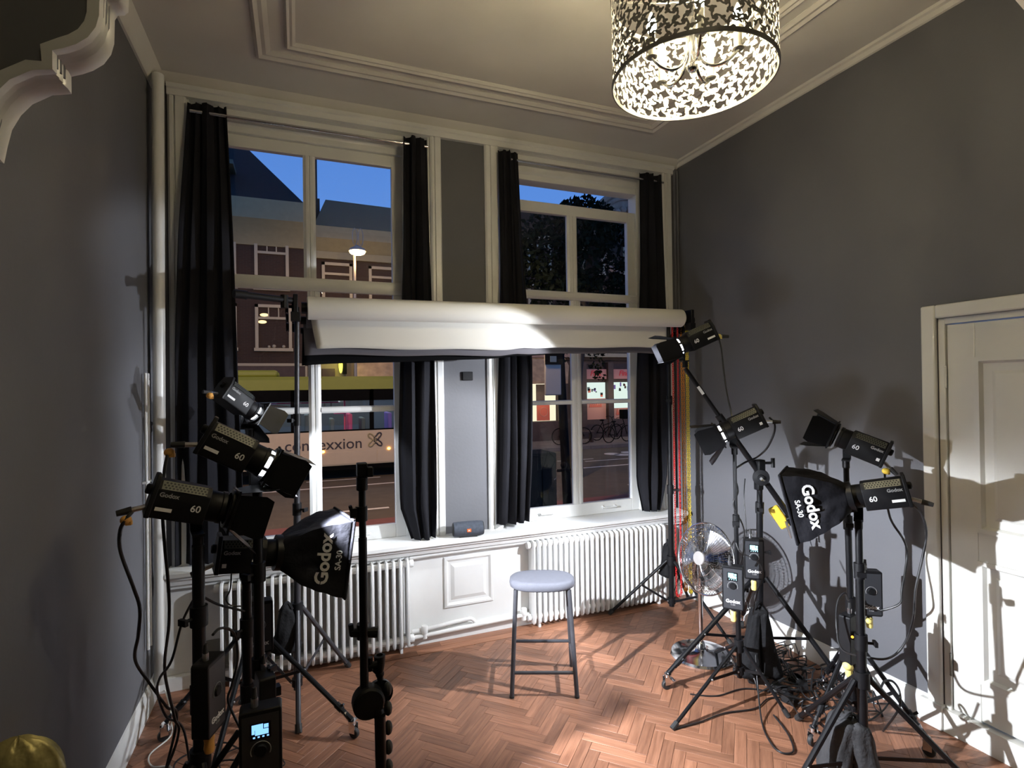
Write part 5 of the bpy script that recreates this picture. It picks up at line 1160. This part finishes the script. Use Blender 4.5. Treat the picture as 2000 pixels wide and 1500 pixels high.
# ------------------------------------------------------------------ the street outside (about 0.85 m below the floor)
ZS = -0.85
MX = dict(
    asphalt=mat('asphalt', (0.085, 0.066, 0.042), 0.85, var=0.15, scale=3, bump=0.3, bscale=60), lane=mat('road_paint', (0.62, 0.58, 0.5), 0.7, var=0.1),
    bike=mat('red_cycle_lane', (0.16, 0.055, 0.045), 0.8, var=0.15), pave=mat('paving', (0.14, 0.11, 0.10), 0.85, var=0.15, scale=2), redpave=mat('red_clinker', (0.13, 0.06, 0.04), 0.85, var=0.3, scale=8),
    kerb=mat('kerb_stone', (0.10, 0.09, 0.085), 0.8, var=0.1), brick=mat_brick('dark_brick', (0.040, 0.019, 0.010), (0.03, 0.015, 0.008), (0.042, 0.030, 0.018)),
    cream=mat('cream_render', (0.27, 0.235, 0.13), 0.8, var=0.06), greenish=mat('metal_roofing', (0.085, 0.09, 0.055), 0.6, var=0.06), tile=mat('dark_roof', (0.016, 0.016, 0.016), 0.9, var=0.2),
    wframe=mat('white_window_paint', (0.36, 0.31, 0.20), 0.6), dglass=mat('dark_window_glass', (0.008, 0.008, 0.010), 0.06, var=0.1), busgreen=mat('bus_green', (0.17, 0.19, 0.02), 0.5, var=0.03), buswhite=mat('bus_cream', (0.50, 0.41, 0.28), 0.5, var=0.03, spec=0.2),
    busblack=mat('bus_black', (0.003, 0.003, 0.003), 0.9, var=0.1, spec=0.05), pink=mat('bus_pink', (0.60, 0.10, 0.22), 0.5), purple=mat('bus_purple', (0.16, 0.10, 0.40), 0.6), teal=mat('bus_seat_grey', (0.10, 0.14, 0.15), 0.7), inner=mat('bus_inside', (0.12, 0.13, 0.14), 0.7),
    logodark=mat('dark_print', (0.035, 0.028, 0.028), 0.5), logogreen=mat('olive_print', (0.30, 0.25, 0.12), 0.5), marker=mat_emit('amber_marker', (1.0, 0.42, 0.06), 14), street=mat_emit('street_lamp_glow', (1.0, 0.66, 0.28), 40),
    shopw=mat_emit('shop_window_glow', (1.0, 0.93, 0.66), 1.05), shopc=mat_emit('shop_window_cool_glow', (0.82, 0.98, 0.90), 0.95), signy=mat_emit('yellow_sign_glow', (1.0, 0.92, 0.12), 2.0), warmw=mat_emit('room_lamp_glow', (1.0, 0.70, 0.30), 2.2),
    pinksign=mat('pink_sign', (0.38, 0.17, 0.16), 0.6), redprint=mat('red_print', (0.5, 0.03, 0.04), 0.6), poster=mat('poster_red', (0.55, 0.12, 0.07), 0.6), posterp=mat('poster_pink', (0.50, 0.24, 0.18), 0.6), awning=mat('striped_awning', (0.45, 0.31, 0.17), 0.8, var=0.25, scale=3), wood=mat('dark_wood', (0.045, 0.025, 0.02), 0.6, var=0.2),
    leaf=mat('dark_leaves', (0.005, 0.009, 0.004), 0.8, var=0.4, scale=3, spec=0.1), bark=mat('bark', (0.03, 0.024, 0.02), 0.9, var=0.2), stone=mat('sandstone', (0.34, 0.22, 0.15), 0.8, var=0.2, scale=3), iron=mat('dark_iron', (0.006, 0.006, 0.006), 0.8, spec=0.05), pole=mat('grey_post', (0.30, 0.28, 0.24), 0.5), cab=mat('dark_cabinet', (0.010, 0.012, 0.012), 0.85, var=0.15, spec=0.05),
)
struct('road', M().box((-30, 9.4, ZS-0.2), (45, 19.4, ZS)), MX['asphalt'])
rd = M().box((-30, 4.0, ZS-0.2), (45, 9.4, ZS+0.06)); struct('pavement', rd, MX['redpave'])
struct('pavement_far', M().box((-30, 19.4, ZS-0.2), (45, 40, ZS+0.10)), MX['pave'])
kb_ = struct_root('kerb')
for i in range(24):
    x = -6+i*1.0; obj('kerb_stone', M().box((x+0.005, 19.25, ZS-0.1), (x+0.995, 19.42, ZS+0.13)), MX['kerb'], kb_, bevel=0.01)
mk = struct_root('road_marking'); z = ZS+0.004
for x0, x1, y0, y1 in ((-8, 12.5, 14.85, 14.97),): obj('lane_line', M().box((x0, y0, z-0.003), (x1, y1, z)), MX['lane'], mk)
for x0 in (-2.9, 0.65, 4.25, 7.85): obj('lane_dash', M().box((x0-1.55 if x0 < 0 else x0, 11.78, z-0.003), (x0+1.15, 11.90, z)), MX['lane'], mk)
for x0, x1, y in ((0.2, 2.2, 16.0), (9.0, 13.2, 16.1), (8.2, 9.6, 16.6)): obj('lane_line', M().box((x0, y, z-0.003), (x1, y+0.08, z)), MX['lane'], mk)
for k, (x, y) in enumerate(((10.9, 17.5), (11.7, 17.6), (11.1, 17.1), (12.1, 17.2))): obj('painted_symbol', M().lathe([(0.0, z-0.003), (0.30, z-0.003), (0.30, z), (0.0, z)], 16, (x, y, 0)), MX['lane'], mk)
struct('cycle_lane', M().box((-30, 9.6, ZS-0.001), (45, 10.9, ZS+0.002)), MX['bike'])

def street_window(parent, x0, x1, z0, z1, y, top=0.30, lit=None, cols=3):
    f = M(); t = 0.11
    f.box((x0, y-0.08, z0), (x0+t, y+0.05, z1)).box((x1-t, y-0.08, z0), (x1, y+0.05, z1)).box((x0, y-0.08, z1-t), (x1, y+0.05, z1)).box((x0-0.04, y-0.14, z0-0.05), (x1+0.04, y+0.05, z0+t*0.6))
    zt = z1-(z1-z0)*top; f.box((x0+t, y-0.06, zt-0.04), (x1-t, y+0.04, zt+0.05))
    for k in range(1, cols): xx = x0+t+(x1-x0-2*t)*k/cols; f.box((xx-0.02, y-0.04, zt), (xx+0.02, y+0.03, z1-t))
    w_ = obj('window', f, MX['wframe'], parent)
    obj('pane', M().box((x0+t, y+0.01, z0), (x1-t, y+0.02, zt)), MX['dglass'], w_); obj('pane', M().box((x0+t, y+0.01, zt), (x1-t, y+0.02, z1-t)), MX['dglass'], w_)
    if lit:
        for (dx, dz) in ((0.20, -0.10), (0.13, -0.36)): obj('room_lamp', M().sphere((x0+t+dx, y+0.0, zt+dz+0.22), 0.11, 12, 8, (1.35, 0.1, 0.55)), MX['warmw'], w_)
        for dx, s_ in ((0.35, 0.05), (0.52, 0.07), (0.85, 0.06)): obj('sill_item', M().sphere((x0+t+dx, y-0.02, z0+0.08+s_*0.8), s_, 8, 6), MX['wframe'], w_)
    return w_
YA = 22.0
A = thing('townhouse', 'brick house with white-framed windows and pale eaves across the street at left', 'house', (-2, YA, ZS))
obj('wall', M().box((-8.5, YA, ZS), (0.62, YA+6, 7.15)), MX['brick'], A)
obj('eaves', M().prism([(YA-0.05, 7.05), (YA-0.30, 7.5), (YA-0.75, 7.85), (YA-0.80, 8.55), (YA+0.6, 8.6), (YA+0.6, 7.05)], 9.12, (-8.5, 0, 0), ((0,1,0),(0,0,1),(1,0,0))), MX['cream'], A)
obj('roof', M().add([(-8.5, YA-0.6, 8.6), (0.30, YA-0.6, 8.6), (-1.9, YA+2.5, 11.7), (-8.5, YA+2.5, 11.7), (0.30, YA+6, 8.6), (-8.5, YA+6, 8.6)], [(0,1,2,3), (1,4,2), (3,2,4,5)]), MX['tile'], A, smooth=0)
dm = M().box((-3.6, YA-0.3, 8.6), (-2.35, YA+1.5, 9.8)); obj('dormer', dm, MX['greenish'], A); obj('dormer_roof', M().box((-3.8, YA-0.45, 9.8), (-2.05, YA+1.6, 9.95)), MX['greenish'], A)
street_window(A, -1.42, -0.25, 5.45, 7.38, YA); street_window(A, -1.42, -0.17, 3.20, 4.88, YA, 0.30, True); street_window(A, -3.3, -2.02, 3.20, 4.88, YA); street_window(A, -3.3, -2.02, 5.45, 7.38, YA)
obj('fascia_board', M().box((-8.5, YA-0.12, 2.10), (0.34, YA+0.05, 2.62)), MX['wood'], A); obj('fascia_trim', M().box((-8.5, YA-0.15, 2.60), (0.36, YA, 2.70)).box((0.28, YA-0.15, 2.0), (0.36, YA, 2.66)), MX['wframe'], A)
obj('shop_wall', M().box((-8.5, YA-0.02, ZS), (0.6, YA, 2.0)), MX['wood'], A)
B = thing('townhouse', 'flat-fronted house with a pale cornice behind the street lamp', 'house', (2.5, YA, ZS))
obj('wall', M().box((0.64, YA+0.1, 3.7), (7.0, YA+6, 7.1)), MX['brick'], B)
obj('cornice', M().prism([(YA+0.05, 7.0), (YA-0.4, 7.45), (YA-0.45, 7.88), (YA+0.5, 7.92), (YA+0.5, 7.0)], 6.4, (0.64, 0, 0), ((0,1,0),(0,0,1),(1,0,0))), MX['cream'], B)
obj('roof', M().add([(1.1, YA+0.3, 9.12), (6.9, YA+0.3, 9.0), (7.0, YA-0.4, 7.9), (0.64, YA-0.4, 7.9), (0.66, YA+6, 7.9), (7, YA+6, 7.9), (6.9, YA+4, 9.0), (1.1, YA+4, 9.1)], [(3,2,1,0), (0,1,6,7), (4,3,0,7), (7,6,5,4), (1,2,5,6)]), MX['greenish'], B, smooth=0)
obj('frieze_board', M().box((0.64, YA-0.02, 6.75), (7.0, YA+0.1, 7.02)), MX['cream'], B)
street_window(B, 0.92, 2.05, 5.15, 6.62, YA+0.1, 0.3, None, 1); street_window(B, 2.68, 3.85, 5.15, 6.58, YA+0.1, 0.3, None, 1); street_window(B, 4.4, 5.6, 5.15, 6.58, YA+0.1, 0.3, None, 1)
obj('chimney_stack', M().box((0.66, YA+0.2, 7.9), (0.88, YA+0.5, 9.1)).box((0.70, YA+0.3, 9.0), (0.80, YA+0.4, 10.9)), MX['tile'], B)
# recessed yellow-lit shopfront of the second house
obj('shop_front', M().box((0.64, YA+0.5, ZS), (7.0, YA+0.6, 3.7)), MX['cream'], B)
obj('sign_board', M().box((0.9, YA+0.35, 2.05), (1.38, YA+0.5, 2.52)), MX['wood'], B)
obj('slatted_blind', M().prism([(YA+0.48, 2.85), (YA-0.15, 2.1), (YA-0.15, 1.9), (YA+0.48, 1.9)], 4.5, (2.1, 0, 0), ((0,1,0),(0,0,1),(1,0,0))), MX['awning'], B)
sg = thing('shop_sign', 'glowing yellow shop sign sticking out above the bus roof', 'sign', (1.62, YA+0.2, 2.6), group=None)
obj('lit_face', M().sphere((1.58, YA+0.15, 2.64), 0.1, 14, 10, (0.75, 0.75, 3.1)), MX['signy'], sg); obj('sign_case', M().box((1.66, YA+0.05, 2.3), (1.80, YA+0.35, 2.95)), MX['iron'], sg); obj('bracket', M().box((1.60, YA+0.2, 2.9), (1.66, YA+0.5, 2.96)), MX['iron'], sg)
yl = bpy.data.lights.new('sign_light', 'POINT'); yl.energy = 16; yl.color = (1.0, 0.9, 0.2); yl.shadow_soft_size = 0.2; yo_ = bpy.data.objects.new('sign_light', yl); COL.objects.link(yo_); yo_.location = (1.45, YA-0.25, 2.7)
# street lamp between the house and the bus
lx_, ly_, lz_ = (2.003, 19.600, 6.506)
sl_ = thing('street_lamp', 'lit street lamp on a slim post in front of the far houses', 'street lamp', (lx_-0.1, ly_, ZS+0.1))
obj('post', M().tube((lx_-0.12, ly_, ZS+0.1), (lx_-0.10, ly_, lz_-0.1), 0.055, 0.045, n=10), MX['pole'], sl_)
obj('head', M().lathe([(0.30, 0.02), (0.26, 0.10), (0.08, 0.20), (0.02, 0.24)], 20, (lx_, ly_, lz_)), MX['pole'], sl_)
obj('glow_dome', M().sphere((lx_, ly_, lz_), 0.27, 20, 10, (1, 1, 0.42)), MX['street'], sl_)
obj('hanger', M().ring((lx_-0.08, ly_, lz_+0.52), 0.20, 0.014, (0.6, -1, 0), 20, 6, 0.5, 1.5).ring((lx_+0.12, ly_, lz_+0.52), 0.20, 0.014, (0.6, -1, 0), 20, 6, 0.5, 1.5), MX['pole'], sl_)
def street_light(p, e_, c=(1.0, 0.62, 0.30), r=0.3):
    l = bpy.data.lights.new('street_light', 'POINT'); l.energy = e_; l.color = c; l.shadow_soft_size = r; o = bpy.data.objects.new('street_light', l); COL.objects.link(o); o.location = p
street_light((lx_, ly_-0.1, lz_-0.45), 90)
def unseen_lamp_post(x, y, lab):  # unseen lamps added to light the bus side and the road
    t = thing('street_lamp', lab, 'street lamp', (x, y, ZS))
    obj('post', M().tube((x, y, ZS), (x, y, 5.6), 0.06, 0.045, n=10), MX['pole'], t); obj('head', M().lathe([(0.30, 0.02), (0.26, 0.10), (0.08, 0.20)], 16, (x, y, 5.6)), MX['pole'], t)
    obj('glow_dome', M().sphere((x, y, 5.58), 0.26, 14, 8, (1, 1, 0.4)), MX['street'], t)
    l = bpy.data.lights.new('street_light', 'SPOT'); l.energy = 1150; l.color = (1.0, 0.63, 0.32); l.spot_size = math.radians(126); l.spot_blend = 0.3; l.shadow_soft_size = 0.2
    o = bpy.data.objects.new('street_light', l); COL.objects.link(o); o.matrix_basis = Matrix.Translation((x, y+0.1, 5.25)) @ Matrix.Rotation(math.radians(42), 4, 'X')   # added spot, tilted to light road and bus side but not the room
unseen_lamp_post(-4.2, 9.0, 'added street lamp lighting the bus side, out of sight behind the left curtain'); unseen_lamp_post(2.66, 9.0, 'added street lamp lighting the bus side, out of sight behind the grey pier'); unseen_lamp_post(17.0, 9.0, 'added street lamp lighting the road, out of sight beyond the right wall')

# ------------------------------------------------------------------ bus
YBUS = 16.0; bx0, bx1 = -7.2, 4.6
bus = thing('bus', 'cream and green city bus passing outside the left window', 'bus', (0, YBUS+1.25, ZS))
obj('lower_side', M().box((bx0, YBUS, -0.42), (bx1, YBUS+0.06, 0.52)).box((bx0, YBUS+2.44, -0.42), (bx1, YBUS+2.5, 0.52)).box((bx0, YBUS, -0.42), (bx0+0.06, YBUS+2.5, 0.52)).box((bx1-0.06, YBUS, -0.42), (bx1, YBUS+2.5, 1.72)), MX['buswhite'], bus)
obj('floor_pan', M().box((bx0, YBUS+0.02, -0.55), (bx1, YBUS+2.48, -0.30)), MX['busblack'], bus)
obj('skirt_strip', M().box((bx0, YBUS-0.012, -0.44), (bx1, YBUS, -0.40)), MX['wframe'], bus)
for x0, x1 in ((0.55, 2.10), (2.13, 3.0)): obj('service_hatch', M().box((x0, YBUS-0.008, -0.40), (x1, YBUS, -0.06)), MX['buswhite'], bus, bevel=0.006)
obj('top_band', M().prism([(YBUS, 1.70), (YBUS, 1.98), (YBUS+0.12, 2.07), (YBUS+2.38, 2.07), (YBUS+2.5, 1.98), (YBUS+2.5, 1.70)], bx1-bx0, (bx0, 0, 0), ((0,1,0),(0,0,1),(1,0,0))), MX['busgreen'], bus)
obj('roof_pod', M().box((bx0+0.5, YBUS+0.35, 2.05), (-0.50, YBUS+2.15, 2.26)), MX['busgreen'], bus, bevel=0.08)
wbm = M().box((bx0, YBUS+0.01, 1.38), (bx1, YBUS+0.05, 1.72)).box((bx0, YBUS+0.01, 0.50), (bx1, YBUS+0.05, 0.56))
for x in (-5.8, -4.0, -2.0, -0.12, 1.98, 3.7): wbm.box((x-0.06, YBUS+0.01, 0.5), (x+0.06, YBUS+0.05, 1.72))
obj('window_band', wbm, MX['busblack'], bus)
px_ = [bx0, -5.8, -4.0, -2.0, -0.12, 1.98, 3.7, bx1]
for i in range(7): obj('pane', M().quad((px_[i]+0.06, YBUS+0.03, 0.55), (px_[i+1]-0.06, YBUS+0.03, 0.55), (px_[i+1]-0.06, YBUS+0.03, 1.39), (px_[i]+0.06, YBUS+0.03, 1.39)), MT['glass'], bus, smooth=0)
obj('inside_wall', M().box((bx0, YBUS+2.38, -0.3), (bx1, YBUS+2.43, 1.7)), MX['inner'], bus)
obj('grab_rail', M().tube((bx0, YBUS+0.5, 1.33), (1.1, YBUS+0.5, 1.33), 0.02, n=6), MX['pink'], bus)
for x in (-0.55, 0.0, 0.35, 0.72, 0.9): obj('hand_strap', M().path([(x, YBUS+0.5, 1.32), (x-0.04, YBUS+0.5, 1.12), (x+0.04, YBUS+0.5, 1.12), (x, YBUS+0.5, 1.32)], 0.012, 5), MX['wframe'], bus)
for k, (x, m_) in enumerate(((-0.8, 'teal'), (0.05, 'teal'), (0.75, 'teal'), (1.25, 'pink'), (1.62, 'teal'), (2.4, 'purple'), (3.1, 'teal'))):
    obj('seat', M().box((x-0.2, YBUS+0.55, -0.1), (x+0.22, YBUS+1.35, 0.35)).box((x+0.12, YBUS+0.55, 0.3), (x+0.24, YBUS+1.35, 0.98 if k % 2 else 0.85)), MX[m_], bus, bevel=0.03)
for x in (1.30, 2.05): obj('stanchion', M().tube((x, YBUS+0.9, -0.2), (x, YBUS+0.9, 1.65), 0.025, n=8), MX['pink'] if x < 2 else MX['purple'], bus)
obj('screen_panel', M().box((1.02, YBUS+1.4, 0.95), (1.36, YBUS+1.44, 1.12)), MX['pink'], bus); obj('notice', M().box((0.48, YBUS+0.6, 1.02), (0.64, YBUS+0.61, 1.07)), MX['wframe'], bus)
lettering('connexxion', 0.435, MX['logodark'], bus, (0.68, YBUS-0.004, 0.155), (1, 0, 0), (0, 0, 1), 0.006, local=False)
def loop_logo(cx, cz, s_, ang, m_):
    pts = []
    for k in range(20):
        a = 2*PI*k/20; r = 0.155*s_*(0.55+0.45*abs(math.cos(a))); pts.append((r*math.cos(a), 0.62*r*math.sin(a)))
    ca_, sa_ = math.cos(ang), math.sin(ang)
    return obj('emblem_loop', M().path([(cx+x*ca_-y*sa_, YBUS-0.010, cz+x*sa_+y*ca_) for x, y in pts], 0.022, 6, closed=True), m_, bus)
for a, m_ in ((0.85, 'logodark'), (-0.75, 'logodark'), (2.4, 'logogreen'), (-2.3, 'logogreen')): loop_logo(2.06+0.115*math.cos(a), 0.245+0.115*math.sin(a), 0.85, a, MX[m_])
for x in (0.64, 2.45): obj('marker_lamp', M().sphere((x, YBUS-0.02, -0.03), 0.045, 10, 8, (1, 0.4, 0.8)), MX['marker'], bus)
for x in (-5.2, 3.6):
    obj('wheel', M().lathe([(0.1, -0.12), (0.40, -0.12), (0.45, -0.06), (0.45, 0.06), (0.40, 0.12), (0.1, 0.12)], 24, (x, YBUS+0.2, ZS+0.45), Matrix((V(1,0,0), V(0,0,1), V(0,-1,0))).transposed()), MX['busblack'], bus)
il = bpy.data.lights.new('bus_inside_light', 'AREA'); il.shape = 'RECTANGLE'; il.size = 10; il.size_y = 0.4; il.energy = 60; il.color = (0.85, 0.95, 1.0); io = bpy.data.objects.new('bus_inside_light', il); COL.objects.link(io); io.location = (-1.3, YBUS+1.3, 1.66)

# ------------------------------------------------------------------ shops, tree, bicycles seen through the right window
S = thing('shop_building', 'dark shop building with two bright windows and pink signs outside the right window', 'shop', (13, YA, ZS))
obj('wall', M().box((7.0, YA+0.2, 2.9), (22, YA+6, 9.6)), MX['brick'], S)
obj('ground_floor', M().box((7.0, YA+0.45, ZS), (22, YA+0.5, 2.9)), MX['wood'], S)
for x0, x1 in ((7.0, 9.4), (11.05, 11.4), (12.25, 12.5), (13.66, 13.95), (15.4, 15.9)): obj('pilaster', M().box((x0, YA+0.15, ZS), (x1, YA+0.45, 2.8)), MX['wood'], S)
obj('stall_riser', M().box((7.0, YA+0.2, ZS), (22, YA+0.45, 0.12)), MX['wood'], S)
w_ = obj('shop_window', M().box((9.4, YA+0.38, 0.14), (10.99, YA+0.42, 1.84)), MX['shopw'], S)
obj('poster', M().box((10.02, YA+0.33, 0.16), (10.66, YA+0.36, 0.92)), MX['poster'], w_); obj('poster_ring', M().ring((10.36, YA+0.325, 0.55), 0.2, 0.012, (0, 1, 0), 20, 5), MX['posterp'], w_)
obj('display_panel', M().box((10.0, YA+0.33, 1.0), (10.42, YA+0.36, 1.80)), MX['wood'], w_); obj('display_panel', M().box((9.4, YA+0.30, 1.0), (9.72, YA+0.33, 1.80)), MX['posterp'], w_); obj('window_bar', M().box((9.35, YA+0.28, 0.93), (11.0, YA+0.33, 1.0)), MX['wood'], w_)
for x0, x1 in ((12.52, 13.62), (13.97, 15.3)):
    g = obj('shop_window', M().box((x0, YA+0.38, 0.62), (x1, YA+0.42, 1.86)), MX['shopc'], S)
    obj('lower_print', M().box((x0, YA+0.33, -0.1), (x1, YA+0.37, 1.10 if x0 < 13 else 0.62)), MX['posterp'], g)
    rr = random.Random(int(x0*10))
    for k in range(9): xx = x0+rr.uniform(0.1, x1-x0-0.2); zz = rr.uniform(1.15, 1.7); obj('shelf_item', M().box((xx, YA+0.34, zz), (xx+rr.uniform(0.05, 0.14), YA+0.37, zz+rr.uniform(0.06, 0.22))), MX[rr.choice(('wood', 'teal', 'purple', 'poster'))], g)
    obj('sign_board', M().box((x0, YA+0.25, 2.02), (x1, YA+0.34, 2.48)), MX['pinksign'], S)
    lettering('Fink', 0.34, MX['redprint'], S, ((x0+x1)/2-0.05, YA+0.24, 2.28), (1, 0, 0), (0, 0, 1), 0.03, 0.25, local=False)
    for k in range(6): obj('flame_print', M().prism([(-0.06, 0), (0.06, 0), (0.02, rr.uniform(0.15, 0.34))], 0.01, (x0+0.25+0.11*k, YA+0.32, 0.7 if x0 < 13 else 0.3), ((1,0,0),(0,0,1),(0,-1,0))), MX['poster'], g)
obj('light_strip', M().box((12.4, YA+0.1, 3.05), (15.4, YA+0.2, 3.22)), MX['wframe'], S)
obj('awning', M().prism([(YA+0.2, 3.0), (YA-0.9, 1.95), (YA-0.9, 1.82), (YA+0.2, 1.86)], 2.7, (8.7, 0, 0), ((0,1,0),(0,0,1),(1,0,0))), MX['awning'], S)
obj('upper_wall_pale', M().box((8.7, YA+0.1, 3.0), (12.2, YA+0.2, 4.1)), MX['stone'], S)
gb = M(); gb.lathe([(0.01, -0.3), (2.1, -0.3), (2.1, 0.3), (0.01, 0.3)], 40, (15.0, YA+0.6, 9.0), Matrix((V(1,0,0), V(0,0,1), V(0,-1,0))).transposed()); obj('round_gable', gb, MX['stone'], S)
ga = M(); ga.ring((15.0, YA+0.25, 9.0), 1.75, 0.10, (0, 1, 0), 40, 6).ring((15.0, YA+0.25, 9.0), 2.05, 0.14, (0, 1, 0), 40, 6); obj('gable_moulding', ga, MX['stone'], S)
for k in range(9): a = math.radians(20+17*k); obj('carving', M().sphere((15+1.2*math.cos(a), YA+0.27, 9.0+1.2*math.sin(a)), 0.18, 8, 6), MX['stone'], S)
for x in (9.6, 12.4, 14.6):
    for z_ in (4.7, 6.9): street_window(S, x, x+1.15, z_, z_+1.6, YA+0.2, 0.3, None, 2)
for x in (10.2, 13.2, 14.7):
    l = bpy.data.lights.new('shop_light', 'POINT'); l.energy = 26; l.color = (1.0, 0.85, 0.6); l.shadow_soft_size = 0.4; o = bpy.data.objects.new('shop_light', l); COL.objects.link(o); o.location = (x, YA-0.5, 1.3)

def leaf_cloud(name, centres, n, size, parent, seed):
    rr = np.random.RandomState(seed); vs = []; fs = []
    tot = sum(c[3]**2 for c in centres)
    for cx, cy, cz, cr in centres:
        for _ in range(int(n*cr*cr/tot)):
            d = rr.normal(size=3); d /= np.linalg.norm(d); p = np.array((cx, cy, cz))+d*cr*rr.uniform(0.55, 1.0)**0.5*np.array((1, 1, 0.85))
            a = rr.normal(size=3); a /= np.linalg.norm(a); b = np.cross(a, rr.normal(size=3)); b /= np.linalg.norm(b); s_ = size*rr.uniform(0.6, 1.3); k = len(vs)
            vs += [tuple(p-a*s_), tuple(p+b*s_*0.5), tuple(p+a*s_), tuple(p-b*s_*0.5)]; fs.append((k, k+1, k+2, k+3))
    mb = M(); mb.v = vs; mb.f = fs; return obj(name, mb, MX['leaf'], parent, kind='stuff', smooth=0)
T = thing('street_tree', 'dark leafy street tree filling the upper panes of the right window', 'tree', (7.25, 13.5, ZS))
obj('trunk', M().path(spline([(7.25, 13.5, ZS), (7.22, 13.5, 1.2), (7.3, 13.45, 2.6), (7.6, 13.4, 4.2), (7.9, 13.4, 5.6)], 5), 0.2, 10, radii=None), MX['bark'], T)
obj('bough', M().path(spline([(7.3, 13.45, 2.6), (8.4, 13.2, 4.0), (9.6, 13.2, 4.8)], 5), 0.09, 8), MX['bark'], T)
leaf_cloud('crown', [(6.9, 13.6, 5.4, 1.5), (8.4, 13.6, 5.0, 1.6), (9.8, 13.4, 4.6, 1.4), (7.6, 13.4, 6.1, 1.0), (7.15, 13.4, 6.55, 0.45), (8.1, 13.4, 6.5, 0.40), (7.6, 13.4, 6.8, 0.35), (8.9, 13.4, 3.7, 1.0), (7.0, 13.4, 4.0, 1.1), (6.3, 13.4, 5.3, 0.8), (10.6, 13.6, 4.9, 1.1), (7.95, 13.2, 3.1, 0.7)], 9500, 0.10, T, 3)
leaf_cloud('hanging_leaves', [(5.55, 11.5, 2.45, 0.14), (5.85, 11.5, 2.40, 0.16), (6.75, 11.5, 2.25, 0.20), (6.85, 11.5, 1.95, 0.15), (6.72, 11.5, 2.55, 0.2)], 150, 0.07, T, 9)
# post with panel, cabinet, bench
pt = thing('street_post', 'thick dark post with a sign panel close outside the right window', 'post', (5.18, 10.0, ZS+0.06))
obj('post', M().tube((5.15, 10.0, ZS+0.06), (5.02, 10.0, 2.6), 0.095, 0.085, n=12), MX['iron'], pt)
obj('post_ball', M().sphere((5.0, 9.85, 0.1), 0.07, 10, 8).tube((4.85, 9.85, 0.0), (5.15, 9.85, 0.0), 0.03, n=8), MX['iron'], pt)
pn = obj('sign_panel', M().box((4.62, 9.86, 1.52), (4.98, 9.92, 2.36)), MX['pole'], pt, bevel=0.02); obj('panel_head', M().box((4.62, 9.84, 2.14), (4.98, 9.865, 2.36)), MX['iron'], pn); obj('panel_plate', M().box((4.72, 9.83, 2.19), (4.86, 9.845, 2.31)), MX['teal'], pn)
cbn = thing('utility_cabinet', 'dark square utility cabinet standing outside the right window', 'cabinet', (3.0, 6.3, ZS+0.06))
obj('case', M().box((2.62, 6.2, ZS+0.06), (3.05, 6.65, 0.86)), MX['cab'], cbn, bevel=0.02); obj('door', M().box((2.66, 6.185, ZS+0.1), (2.83, 6.20, 0.82)), MX['cab'], cbn); obj('door', M().box((2.845, 6.185, ZS+0.1), (3.02, 6.20, 0.82)), MX['cab'], cbn)
def bicycle(label, x, y, s_=1.0, yaw=0.0):
    z0 = ZS+0.10
    t = thing('bicycle', label, 'bicycle', (x, y, z0), Matrix.Rotation(yaw, 3, 'Z'), group='bicycles parked by the shop'); m_ = MX['iron']
    for wx in (-0.53, 0.53):
        wh = M().ring((wx, 0, 0.35), 0.34, 0.022, (0, 1, 0), 28, 6)
        for k in range(10): a = PI*k/10; wh.tube((wx-0.33*math.cos(a), 0, 0.35-0.33*math.sin(a)), (wx+0.33*math.cos(a), 0, 0.35+0.33*math.sin(a)), 0.003, n=4)
        obj('wheel', wh, m_, t, True)
    fr = M()
    for a, b in (((-0.53, 0.35), (-0.08, 0.30)), ((-0.08, 0.30), (-0.22, 0.86)), ((-0.22, 0.80), (-0.53, 0.35)), ((-0.08, 0.30), (0.33, 0.72)), ((-0.20, 0.66), (0.33, 0.78)), ((0.53, 0.35), (0.30, 0.98))): fr.tube((a[0], 0, a[1]), (b[0], 0, b[1]), 0.018, n=8)
    obj('frame', fr, m_, t, True); obj('saddle', M().sphere((-0.25, 0, 0.90), 0.11, 10, 8, (1.2, 0.7, 0.4)), m_, t, True)
    obj('handlebar', M().path(spline([(0.16, -0.26, 1.02), (0.28, -0.16, 1.06), (0.30, 0, 1.0), (0.28, 0.16, 1.06), (0.16, 0.26, 1.02)], 4), 0.014, 6), m_, t, True)
    obj('crank', M().ring((-0.08, 0.03, 0.30), 0.09, 0.012, (0, 1, 0), 16, 5).tube((-0.08, 0.05, 0.30), (0.05, 0.08, 0.18), 0.01, n=6), m_, t, True)
bicycle('dark bicycle parked against the pink-signed shop, its wheel before the window', 13.0, 21.3, 1, 0.1); bicycle('bicycle parked at the kerb, left of the loaded one', 10.7, 20.3, 1, -0.15)
bicycle('bicycle with a crate standing at the kerb nearest the right stile', 12.9, 20.2, 1, 0.2)
tag(obj('bicycle_crate', M().box((13.1, 20.05, 0.05+0.2), (13.55, 20.4, 0.65)), MX['iron'], bevel=0.02), 'dark crate carried on the front of a kerbside bicycle', 'crate')
tag(obj('street_bench', M().box((10.6, 20.6, -0.32), (12.0, 21.0, -0.26)).box((10.65, 20.65, ZS+0.1), (10.72, 20.95, -0.3)).box((11.88, 20.65, ZS+0.1), (11.95, 20.95, -0.3)), MX['wood']), 'low bench in front of the bright shop window', 'bench')
